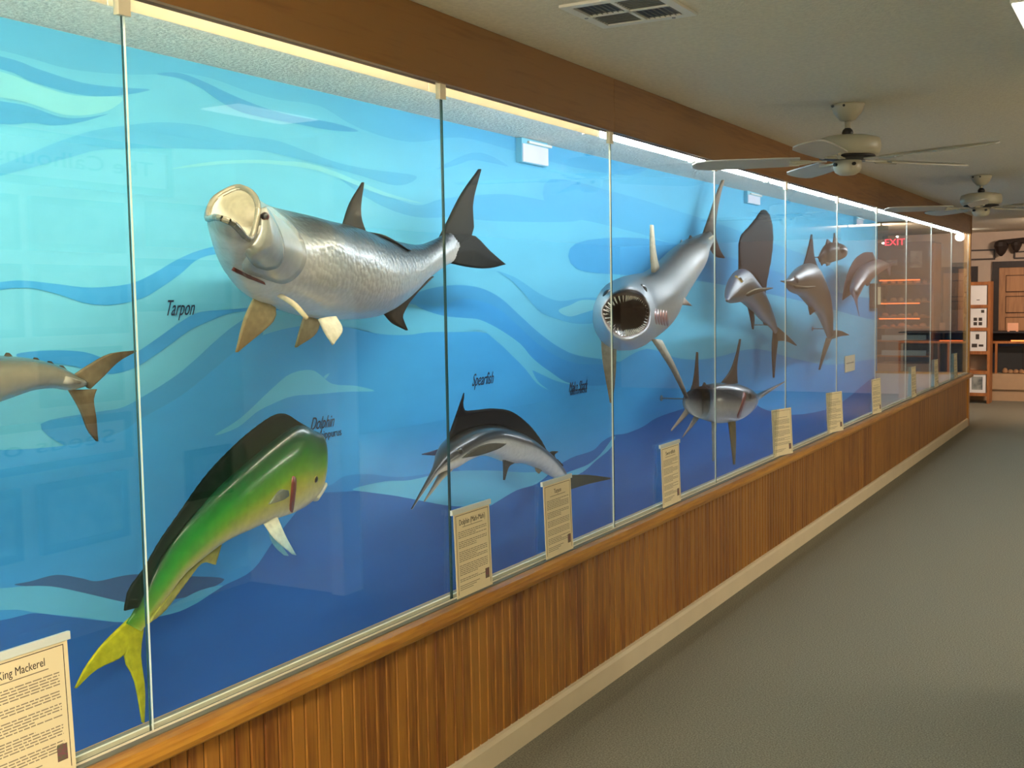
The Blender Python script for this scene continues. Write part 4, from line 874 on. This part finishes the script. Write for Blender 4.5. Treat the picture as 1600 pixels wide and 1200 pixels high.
# ------------------------------------------------------------------ placards standing on the ledge
def placard(y0, title, label, holder=True, tilt=0.03, rot=0.0, size=0.021, tw=None):
    w_, h_ = 0.216, 0.268
    r = empty('placard', (GX + 0.02, y0 + w_ / 2, 0.607))
    P = []
    pap = MB().box(0, 0.0015, -w_ / 2, w_ / 2, 0.002, h_).build('sheet', M['paper']); P.append(pap)
    b = 0.010
    bd = MB()
    for (ya, yb, za, zb) in ((-w_ / 2 + b, w_ / 2 - b, h_ - b - 0.0016, h_ - b), (-w_ / 2 + b, -w_ / 2 + b + 0.0016, 0.012, h_ - b), (w_ / 2 - b - 0.0016, w_ / 2 - b, 0.012, h_ - b)):
        bd.box(0.0015, 0.0018, ya, yb, za, zb)
    P.append(bd.build('printed_border', M['ink']))
    if title:
        P.append(text(title, size, (0.0017, 0, h_ - 0.034), (0, 1, 0), (0, 0, 1), M['ink'], 'printed_title', depth=0.0002, width=tw))
    ln = MB(); rr = random.Random(title + str(y0)); z = h_ - 0.056
    ln.box(0.0015, 0.0018, -0.06, 0.06, z + 0.006, z + 0.008)
    z -= 0.006
    for para in range(5):
        for i in range(rr.randint(3, 6)):
            ya = -w_ / 2 + 0.022; end = w_ / 2 - 0.024 if rr.random() < 0.8 else 0.02
            while ya < end:
                L = rr.uniform(0.007, 0.022); ln.box(0.0015, 0.0018, ya, min(ya + L, end), z - 0.0022, z); ya += L + 0.003
            z -= 0.0058
            if z < 0.05: break
        z -= 0.008
        if z < 0.05: break
    for i in range(3): ln.box(0.0015, 0.0018, -w_ / 2 + 0.02, 0.03 - 0.02 * i, 0.036 - i * 0.006, 0.038 - i * 0.006)
    P.append(ln.build('printed_text', M['ink_soft']))
    P.append(MB().box(0.0015, 0.002, w_ / 2 - 0.042, w_ / 2 - 0.018, 0.03, 0.062).build('printed_crest', M['crest']))
    if holder:
        P.append(MB().box(-0.003, 0.005, -w_ / 2 - 0.012, w_ / 2 + 0.006, h_ - 0.004, h_ + 0.012).build('clip_strip', M['acrylic']))
    for p in P: p.parent = r
    r.rotation_euler = (0, -tilt, rot)
    tag(r, label, 'sign', 'fish placards on the ledge')
    return r
placard(1.305, 'King Mackerel', 'cream King Mackerel placard cut off at the lower left corner', True, 0.04, size=0.023, tw=0.105)
placard(2.958, 'Dolphin (Mahi-Mahi)', 'cream Dolphin (Mahi-Mahi) placard leaning on the glass beside the seam', True, 0.03, size=0.025, tw=0.155)
placard(3.55, 'Tarpon', 'cream Tarpon placard on the ledge under the spearfish tail', True, 0.03, size=0.023, tw=0.055)
placard(4.65, 'Swordfish', 'cream placard in a holder on the ledge below the swordfish fins', True, 0.03, size=0.023, tw=0.11)
placard(6.39, '', 'curled cream placard on the ledge at the tip of the swordfish bill', False, 0.05, -0.25)
placard(7.62, '', 'curled cream placard on the ledge below the marlin', False, 0.05, -0.25)
placard(8.92, '', 'curled cream placard on the ledge where the mural ends', False, 0.04, -0.1)
placard(10.45, '', 'cream placard on the ledge in front of the pale end wall', False, 0.03)
placard(11.63, '', 'far cream placard on the ledge, second from the corner post', False, 0.03)
placard(12.85, '', 'farthest cream placard on the ledge next to the corner post', False, 0.03)

# ------------------------------------------------------------------ ceiling diffuser, added fill lights
def diffuser(cx, cy, s, label):
    r = empty('ceiling_vent', (cx, cy, CEIL)); P = []
    f = MB(); z0, z1 = CEIL - 0.009, CEIL - 0.001; t = 0.03
    f.box(cx - s, cx + s, cy - s, cy - s + t, z0, z1).box(cx - s, cx + s, cy + s - t, cy + s, z0, z1).box(cx - s, cx - s + t, cy - s + t, cy + s - t, z0, z1).box(cx + s - t, cx + s, cy - s + t, cy + s - t, z0, z1)
    f.box(cx - 0.006, cx + 0.006, cy - s + t, cy + s - t, z0, z1).box(cx - s + t, cx + s - t, cy - 0.006, cy + 0.006, z0, z1)
    P.append(f.build('frame', M['white']))
    P.append(MB().box(cx - s + t, cx + s - t, cy - s + t, cy + s - t, CEIL - 0.003, CEIL - 0.001).build('duct_shade', M['black']))  # black sheet stands in for the shade inside the duct
    i_ = s - t; n_ = 7
    for qx in (-1, 1):
        for qy in (-1, 1):
            for k in range(n_):
                o = (k + 0.5) / n_ * (i_ - 0.006) + 0.006
                b = MB()
                if qx * qy > 0: b.box(cx + qx * o - 0.0013, cx + qx * o + 0.0013, cy + min(0.006, qy * i_) if qy < 0 else cy + 0.006, cy - 0.006 if qy < 0 else cy + i_, z0 + 0.002, z0 + 0.0035) if qy > 0 else b.box(cx + qx * o - 0.0013, cx + qx * o + 0.0013, cy - i_, cy - 0.006, z0 + 0.002, z0 + 0.0035)
                else:
                    xa, xb = (cx + 0.006, cx + i_) if qx > 0 else (cx - i_, cx - 0.006)
                    b.box(xa, xb, cy + qy * o - 0.0013, cy + qy * o + 0.0013, z0 + 0.002, z0 + 0.0035)
                P.append(b.build('louver', M['louver']))
    for dx, dy in ((s * 0.55, -s + t / 2), (s * 0.55, s - t / 2), (-s + t / 2, 0)):
        P.append(MB().tube((cx + dx, cy + dy, z0 - 0.002), (cx + dx, cy + dy, z0), 0.006, n=8).build('screw', M['steel']))
    adopt(r, *P); tag(r, label, 'vent')
diffuser(-1.385, 3.21, 0.155, 'square white four way air vent in the ceiling above the case')
for i, (x, y, e_) in enumerate(FILL_LIGHTS):  # added panels, out of view, that lift the room light
    r = empty('fill_ceiling_light', (x, y, CEIL))
    f = MB().box(x - 0.3, x + 0.3, y - 0.61, y + 0.61, CEIL - 0.012, CEIL - 0.001).build('backplate', M['white'])
    mt, nt, p = new_mat('fill_diffuser_%d' % i); p.inputs['Base Color'].default_value = (0.8, 0.8, 0.75, 1)
    p.inputs['Emission Color'].default_value = ROOM + (1,); p.inputs['Emission Strength'].default_value = e_
    d = MB().extrude_y([(x - 0.27, CEIL - 0.012), (x - 0.22, CEIL - 0.085), (x + 0.22, CEIL - 0.085), (x + 0.27, CEIL - 0.012)], y - 0.585, y + 0.585).build('diffuser', mt)
    adopt(r, f, d)
    tag(r, 'added fill light panel on the ceiling ' + ('behind the camera, nearer', 'behind the camera, farther', 'in the side room next to the partition', 'in the side room past the partition', 'over the far side room')[i], 'light', 'added fill lights out of view')
r = empty('strip_light', (-0.29, 4.15, CEIL))
h = MB().box(-0.40, -0.18, 3.72, 4.25, CEIL - 0.012, CEIL - 0.001).build('housing', M['white']); d = MB().box(-0.395, -0.185, 3.725, 4.245, CEIL - 0.018, CEIL - 0.012).build('diffuser', M['troffer'])
adopt(r, h, d); tag(r, 'glowing white ceiling light cut by the top right corner', 'light')
# ------------------------------------------------------------------ ceiling fans
def fan(x, y, ang, label, motor_z=2.145):
    r = empty('ceiling_fan', (x, y, CEIL)); P = []
    can = MB().lathe([(0.075, 0), (0.073, -0.012), (0.06, -0.04), (0.034, -0.07), (0.02, -0.075)], (x, y, CEIL - 0.001)).build('canopy', M['fanwhite'], smooth=True); P.append(can)
    for k in (0, 1): P.append(MB().tube((x - 0.05 + 0.05 * k, y - 0.064, CEIL - 0.012), (x - 0.05 + 0.05 * k, y - 0.074, CEIL - 0.014), 0.006, n=8).build('screw', M['black']))
    P.append(MB().tube((x, y, CEIL - 0.07), (x, y, motor_z + 0.09), 0.013, n=12).build('rod', M['fanwhite'], smooth=True))
    P.append(MB().lathe([(0.012, -0.022), (0.022, -0.012), (0.026, 0), (0.022, 0.012), (0.012, 0.022)], (x, y, motor_z + 0.108), 14).build('coupling', M['black'], smooth=True))
    P.append(MB().lathe([(0.03, 0.095), (0.10, 0.09), (0.14, 0.078), (0.146, 0.06), (0.146, 0.03), (0.138, 0.012), (0.12, 0.004), (0.06, 0)], (x, y, motor_z), 36).build('motor_housing', M['fanwhite'], smooth=True))
    P.append(MB().lathe([(0.12, 0.004), (0.124, -0.004), (0.08, -0.012), (0.06, -0.018)], (x, y, motor_z), 30).build('vent_ring', M['black'], smooth=True))
    P.append(MB().lathe([(0.062, -0.014), (0.062, -0.05), (0.055, -0.068), (0.035, -0.08), (0.01, -0.083)], (x, y, motor_z), 24).build('switch_cup', M['fanwhite'], smooth=True))
    for s_ in (-0.05, 0.05): P.append(MB().tube((x + s_ * .7, y - 0.045, motor_z - 0.036), (x + s_ * .9, y - 0.06, motor_z - 0.037), 0.008, n=8).build('knob', M['black']))
    bl = ir = None
    for k in range(5):
        a = math.radians(ang + 72 * k); ca, sa = math.cos(a), math.sin(a)
        if bl is None:
            pts = [(0.21, -0.055), (0.30, -0.062), (0.50, -0.068), (0.63, -0.066), (0.675, -0.050), (0.695, -0.02), (0.695, 0.02), (0.675, 0.05), (0.63, 0.066), (0.50, 0.068), (0.30, 0.062), (0.21, 0.055)]
            n_ = len(pts); tilt = 0.2
            vs = [V((u, v * math.cos(tilt), v * math.sin(tilt) + d)) for d in (0.003, -0.003) for u, v in pts]
            fs = [tuple(range(n_)), tuple(range(2 * n_ - 1, n_ - 1, -1))] + [(i, (i + 1) % n_, n_ + (i + 1) % n_, n_ + i) for i in range(n_)]
            b = mesh('blade', vs, fs, M['fanblade']); bl = b.data
            m = MB().box(0.09, 0.24, -0.014, 0.014, -0.006, -0.001); m.tube((0.16, 0, -0.004), (0.255, 0.03, 0.0), 0.008, n=6).tube((0.16, 0, -0.004), (0.255, -0.03, -0.010), 0.008, n=6)
            c = m.build('blade_iron', M['fanwhite']); ir = c.data
        else:
            b = bpy.data.objects.new('blade', bl); C.objects.link(b); c = bpy.data.objects.new('blade_iron', ir); C.objects.link(c)
        Mx = Matrix.Translation((x, y, motor_z - 0.012)) @ Matrix.Rotation(a, 4, 'Z')
        b.matrix_world = Mx; c.matrix_world = Mx
        b.parent = r; b.matrix_parent_inverse = Matrix.Translation(-V(r.location)); c.parent = b; c.matrix_parent_inverse = Mx.inverted()
    adopt(r, *P); tag(r, label, 'fan', 'white ceiling fans')
fan(-1.245, 5.35, 197, 'nearer white ceiling fan with five blades beside the valance')
fan(-1.165, 9.2, 203, 'farther white ceiling fan down the corridor', 2.16)

# ------------------------------------------------------------------ right wall: framed boards (mirrored in the glass)
def framed(y0, y1, z0, z1, label, title=None, color='paper', grp='framed boards on the right wall'):
    r = empty('framed_board', (RX, (y0 + y1) / 2, (z0 + z1) / 2)); t = 0.035
    f = MB().box(RX - 0.03, RX, y0, y1, z0, z0 + t).box(RX - 0.03, RX, y0, y1, z1 - t, z1).box(RX - 0.03, RX, y0, y0 + t, z0 + t, z1 - t).box(RX - 0.03, RX, y1 - t, y1, z0 + t, z1 - t).build('frame', M['darkwood'])
    b = MB().box(RX - 0.015, RX, y0 + t, y1 - t, z0 + t, z1 - t).build('board', M[color])
    P = [f, b]
    if title: P.append(text(title, (z1 - z0) * 0.42, (RX - 0.016, (y0 + y1) / 2, (z0 + z1) / 2), (0, -1, 0), (0, 0, 1), M['ink'], 'printed_title', depth=0.0003, width=(y1 - y0) * 0.86))
    adopt(r, *P); tag(r, label, 'frame', grp)
M['photo'] = mat('photo_print', (150, 150, 140), 0.5, rgb2=(66, 74, 78), noise=0.3, scale=9)
framed(2.5, 4.27, 2.07, 2.31, 'long title board high on the right wall', 'The Calhouns in Destin', 'whitepaper')
framed(2.5, 3.94, 0.80, 1.02, 'long title board low on the right wall', 'Seeds of Destin', 'whitepaper')
for i, (y0, y1, z0, z1) in enumerate(((4.10, 4.68, 1.82, 2.04), (4.02, 4.66, 1.50, 1.76), (3.42, 3.95, 1.78, 2.02), (2.8, 3.36, 1.78, 2.02), (3.42, 3.95, 1.40, 1.72), (2.8, 3.36, 1.40, 1.72), (3.44, 3.9, 1.08, 1.34), (4.3, 4.62, 0.52, 0.78), (3.4, 3.9, 0.42, 0.74), (2.7, 3.3, 0.42, 0.74), (2.1, 2.7, 1.4, 1.75), (1.4, 2.0, 1.4, 1.75))):
    framed(y0, y1, z0, z1, 'dark framed photograph on the right wall, ' + ('top one nearest the partition', 'second one below the top by the partition', 'top row, second from the partition', 'top row, third from the partition', 'middle row, second from the partition', 'middle row, third from the partition', 'small one just above the low title board', 'small low one by the partition', 'low row, second from the partition', 'low row, third from the partition', 'middle row, fourth from the partition', 'middle row, fifth from the partition')[i], None, 'photo', 'photographs on the right wall')

# ------------------------------------------------------------------ far end of the room
def bx(name, m, x0, x1, y0, y1, z0, z1): return MB().box(x0, x1, y0, y1, z0, z1).build(name, M[m])
M['cab'] = mat('cabinet_beige', (176, 146, 112), 0.7, noise=0.06, scale=8)
M['cabdark'] = mat('cabinet_dark', (40, 40, 46), 0.6, noise=0.2, scale=8)
M['pinkboard'] = mat('peach_board', (236, 176, 140), 0.7, noise=0.04, scale=6)
M['teal'] = mat('pale_blue_card', (150, 176, 186), 0.7, noise=0.05, scale=6)
M['fossil'] = mat('fossil_stone', (190, 140, 100), 0.8, noise=0.3, scale=14)
cy0, cy1 = 17.25, 17.9
# tall dark shelf cabinet seen through the end of the case
r = empty('display_cabinet', (-3.2, 17.55, 0)); X0, X1 = -3.62, -2.80
P = [bx('back_panel', 'cabdark', X0, X1, cy1 - 0.02, cy1, 0, 2.22), bx('side_panel', 'cabdark', X0, X0 + 0.03, cy0, cy1 - 0.02, 0, 2.22), bx('side_panel', 'rackwood', X1 - 0.03, X1, cy0, cy1 - 0.02, 0, 2.22), bx('top_panel', 'cabdark', X0, X1, cy0, cy1, 2.22, 2.25), bx('header_board', 'cabdark', X0 + 0.03, X1 - 0.03, cy0, cy0 + 0.03, 1.74, 2.22), bx('base', 'cab', X0 + 0.03, X1 - 0.03, cy0 + 0.02, cy1 - 0.02, 0, 0.5)]
SH = (1.66, 1.40, 1.18, 1.03, 0.84, 0.62)
for z in SH: P.append(bx('shelf', 'rackwood', X0 + 0.03, X1 - 0.03, cy0 + 0.02, cy1 - 0.02, z - 0.02, z))
for z in (1.72, 1.385, 1.165): P.append(bx('shelf_lamp', 'orange', X0 + 0.06, X1 - 0.2, cy0 + 0.05, cy0 + 0.09, z - 0.022, z - 0.004))
for k, (xa, xb, za, zb) in enumerate(((-3.46, -3.3, 1.92, 2.0), (-3.12, -2.96, 1.88, 2.12))): P.append(bx('print', 'photo', xa, xb, cy0 - 0.004, cy0, za, zb))
adopt(r, *P); tag(r, 'tall dark cabinet with orange lit shelves seen through the case end', 'cabinet')
rr = random.Random(3); fos = None
for z, sh in ((1.66, 'top'), (1.40, 'second'), (1.18, 'third'), (1.03, 'fourth')):
    for k in range(6):
        x = X0 + 0.12 + k * 0.11 + rr.uniform(-0.02, 0.02)
        if fos is None:
            o = MB().lathe([(0.02, 0), (0.045, 0.006), (0.05, 0.02), (0.036, 0.04), (0.012, 0.05)], n=9).build('fossil', M['fossil']); fos = o.data
        else:
            o = bpy.data.objects.new('fossil', fos); C.objects.link(o)
        o.location = (x, cy0 + 0.16, z); o.scale = (rr.uniform(.7, 1.1), rr.uniform(.7, 1.1), rr.uniform(.6, 1.2))
        tag(o, ('leftmost', 'second from left', 'third from left', 'third from right', 'second from right', 'rightmost')[k] + ' rough stone specimen on the %s shelf of the dark cabinet' % sh, 'fossil', 'specimens on the cabinet shelves')
for z, nm in ((0.62, 'lower'), (0.84, 'upper')):
    o = bx('card_strip', 'teal', X0 + 0.1, X1 - 0.1, cy0 + 0.03, cy0 + 0.04, z, z + 0.075)
    tag(o, 'pale blue card strip on the %s low shelf of the dark cabinet' % nm, 'card')
# long low glass counter
r = empty('display_counter', (-1.7, 17.55, 0)); X0, X1 = -2.74, -0.5
P = [bx('base', 'cab', X0, X1, cy0, cy1, 0.16, 0.38), bx('plinth', 'cab', X0, X1, cy0 + 0.04, cy1, 0, 0.16), bx('interior', 'cabdark', X0 + 0.02, X1 - 0.02, cy0 + 0.25, cy1, 0.38, 0.82), bx('shelf', 'rackwood', X0, X1, cy0, cy1, 0.80, 0.83), bx('back_panel', 'cabdark', X0, X1, cy1 - 0.02, cy1, 0.83, 0.95), bx('counter_top', 'cabdark', X0, X1, cy0, cy1, 0.945, 0.96), bx('front_glass', 'glass', X0 + 0.02, X1 - 0.02, cy0 + 0.012, cy0 + 0.018, 0.38, 0.80)]
for x in (X0, -1.98, -1.2, X1 - 0.03): P.append(bx('corner_post', 'rackwood', x, x + 0.03, cy0, cy0 + 0.03, 0.38, 0.80))
P.append(bx('shelf_lamp', 'orange', -1.78, -1.5, cy0 + 0.03, cy0 + 0.05, 0.83, 0.845)); P.append(bx('shelf_lamp', 'orange', -2.72, -2.4, cy0 + 0.03, cy0 + 0.05, 0.83, 0.842))
adopt(r, *P); tag(r, 'long low display counter with dark glass front along the far wall', 'counter')
for k in range(7):
    o = bpy.data.objects.new('fossil', fos); C.objects.link(o); o.location = (-1.86 + k * 0.07, cy0 + 0.12, 0.38); o.scale = (0.8, 0.8, rr.uniform(.8, 1.6))
    tag(o, ('leftmost', 'second from left', 'third from left', 'middle', 'third from right', 'second from right', 'rightmost')[k] + ' of the small stone specimens behind the dark counter glass', 'fossil', 'specimens in the counter')
def card(x0, x1, z0, z1, m, label, y=17.4):
    r = empty('display_card', ((x0 + x1) / 2, y, z0))
    c = MB().box(x0, x1, y, y + 0.006, z0, z1).build('card', M[m]); s = MB().box((x0 + x1) / 2 - 0.04, (x0 + x1) / 2 + 0.04, y - 0.02, y + 0.06, z0 - 0.0, z0 + 0.012).build('stand', M['black'])
    adopt(r, c, s); tag(r, label, 'card')
card(-2.60, -2.36, 0.96, 1.27, 'pinkboard', 'large peach board standing on the counter behind the corner post')
card(-2.74, -2.66, 0.96, 1.09, 'pinkboard', 'small peach card left of the large peach board')
card(-1.84, -1.70, 0.96, 1.08, 'pinkboard', 'small peach card on the counter by the dark door frame')
# doors and trim of the far wall
def panel_door(n_, x0, x1, ztop, label, rows):
    d = struct(bx('door_%d' % n_, 'doorwood', x0, x1, FAR - 0.04, FAR - 0.001, 0, ztop))
    fr = MB().box(x0 - 0.09, x0, FAR - 0.06, FAR - 0.001, 0, ztop + 0.09).box(x1, x1 + 0.09, FAR - 0.06, FAR - 0.001, 0, ztop + 0.09).box(x0, x1, FAR - 0.06, FAR - 0.001, ztop, ztop + 0.09).build('door_frame', M['darkwood'], d)
    for i in range(rows):
        z1 = ztop - 0.12 - i * 0.3
        MB().box(x0 + 0.1, x1 - 0.1, FAR - 0.055, FAR - 0.04, z1 - 0.22, z1).build('panel', M['doorwood'], d)
        MB().box(x0 + 0.09, x1 - 0.09, FAR - 0.045, FAR - 0.04, z1 - 0.235, z1 + 0.012).build('panel_groove', M['groove'], d)
panel_door(1, -2.02, -1.2, 1.86, '', 4)
panel_door(2, -2.78, -2.40, 1.80, '', 4)
def far_frame(x0, x1, z0, z1, label):
    r = empty('picture_frame', ((x0 + x1) / 2, FAR, (z0 + z1) / 2)); t = 0.02
    f = MB().box(x0, x1, FAR - 0.03, FAR, z0, z0 + t).box(x0, x1, FAR - 0.03, FAR, z1 - t, z1).box(x0, x0 + t, FAR - 0.03, FAR, z0 + t, z1 - t).box(x1 - t, x1, FAR - 0.03, FAR, z0 + t, z1 - t).build('frame', M['darkwood'])
    b = MB().box(x0 + t, x1 - t, FAR - 0.012, FAR, z0 + t, z1 - t).build('mount', M['plaster_far']); adopt(r, f, b); tag(r, label, 'frame')
far_frame(-2.5, -2.08, 1.98, 2.13, 'long dark picture frame on the far wall above the rack')
far_frame(-1.83, -1.55, 1.98, 2.09, 'small dark frame on the far wall above the door')
# dark mounts hanging near the ceiling
r = empty('hanging_mount', (-1.75, FAR, 2.24)); P = [MB().tube((-2.0, 17.8, 2.215), (-1.4, 17.8, 2.25), 0.035, 0.045, n=8).tube((-1.7, 17.8, 2.23), (-1.7, FAR, 2.23), 0.02, n=6).build('beam', M['darkwood'])]
for x, s in ((-1.98, 1.0), (-1.78, 0.72)): P.append(MB().lathe([(0.015, -0.17 * s), (0.06 * s, -0.12 * s), (0.10 * s, -0.03 * s), (0.085 * s, 0.03 * s), (0.03, 0.06 * s)], (x, 17.8, 2.19), 10).build('hanging_pod', M['darkwood']))
adopt(r, *P); tag(r, 'dark beam with two hanging pods high on the far wall', 'wall mount')
r = empty('fill_light_housing', (-0.6, 14.6, CEIL)); P = [MB().box(-0.87, -0.33, 14.48, 14.62, 2.18, 2.34).build('housing', M['white'])]  # housing invented around the added far wall fill lamp
for x in (-0.8, -0.4): P.append(MB().tube((x, 14.55, 2.34), (x, 14.55, CEIL), 0.012, n=8).build('stem', M['white']))
adopt(r, *P); tag(r, 'added white fill light housing aimed at the far wall, right of the view', 'light')
# exit sign and lamp
r = empty('exit_sign', (-3.27, FAR, 2.2)); P = [bx('housing', 'cabdark', -3.47, -3.15, FAR - 0.05, FAR, 2.14, 2.34)]
P[0].location.y = -0.9
P.append(text('EXIT', 0.13, (-3.30, FAR - 0.955, 2.24), (1, 0, 0), (0, 0, 1), M['exit'], 'letters', depth=0.002, width=0.27))
P.append(MB().box(-3.33, -3.29, FAR - 0.9, FAR, 2.3, 2.33).build('bracket', M['cabdark']))
for x, zz in ((-3.455, 2.235), (-3.26, 2.32)): P.append(MB().tube((x, FAR - 0.955, zz), (x, FAR - 0.975, zz), 0.012, n=10).build('lamp', M['bulb']))
adopt(r, *P); tag(r, 'glowing red EXIT sign seen through the far end of the case', 'sign')
r = empty('wall_lamp', (-2.42, 17.0, CEIL)); P = [MB().tube((-2.42, 17.0, CEIL), (-2.42, 17.0, 2.33), 0.012, n=8).build('stem', M['fanwhite']), MB().lathe([(0.02, 0.06), (0.055, 0.03), (0.062, 0), (0.045, -0.035), (0.01, -0.05)], (-2.42, 17.0, 2.275), 16).build('globe', M['bulb'], smooth=True)]
adopt(r, *P); tag(r, 'bright white globe lamp glowing by the corner post', 'lamp')
# literature rack
r = empty('literature_rack', (-2.12, 17.0, 0)); X0, X1 = -2.31, -1.99; y0, y1 = 16.78, 17.08
P = []
for x in (X0, X1 - 0.035): P.append(bx('side_rail', 'rackwood', x, x + 0.035, y0, y1, 0.0, 1.66))
P.append(bx('back_panel', 'cab', X0 + 0.035, X1 - 0.035, y1 - 0.02, y1, 0.13, 1.64))
for z in (1.64, 1.33, 1.02, 0.70, 0.43, 0.13): P.append(bx('shelf', 'rackwood', X0 + 0.035, X1 - 0.035, y0, y1 - 0.02, z - 0.03, z + 0.015))
adopt(r, *P); tag(r, 'tall narrow wooden literature rack behind the corner post', 'rack')
for z, h_, mk, lb in ((1.345, 0.27, 0, 'plain white leaflet in the top pocket of the wooden rack'), (1.035, 0.27, 1, 'white leaflet with four dark blocks in the second pocket of the rack'), (0.715, 0.285, 2, 'white leaflet with dark figures in the third pocket of the rack'), (0.145, 0.26, 3, 'grey bordered leaflet in the lowest pocket of the rack')):
    q = empty('leaflet', ((X0 + X1) / 2, y0 + 0.02, z)); PP = [MB().box(X0 + 0.05, X1 - 0.05, y0 + 0.02, y0 + 0.024, z, z + h_).build('sheet', M['whitepaper'])]
    yy = y0 + 0.019; xm = (X0 + X1) / 2
    if mk == 1: bxs = [(a, a + 0.045, b, b + 0.045) for a in (-0.055, 0.01) for b in (0.03, 0.09)] + [(0.04, 0.08, 0.2, 0.24)]
    elif mk == 2: bxs = [(-0.025, 0.02, 0.16, 0.23), (-0.075, -0.005, 0.05, 0.1), (0.015, 0.075, 0.06, 0.09)]
    elif mk == 3: bxs = [(-0.07, 0.07, 0.04, 0.22)]
    else: bxs = [(-0.02, 0.02, 0.06, 0.07)]
    for a, b, c, d in bxs: PP.append(MB().box(xm + a, xm + b, yy, yy + 0.001, z + c, z + d).build('print', M['photo'] if mk == 3 else M['ink']))
    adopt(q, *PP); tag(q, lb, 'leaflet')
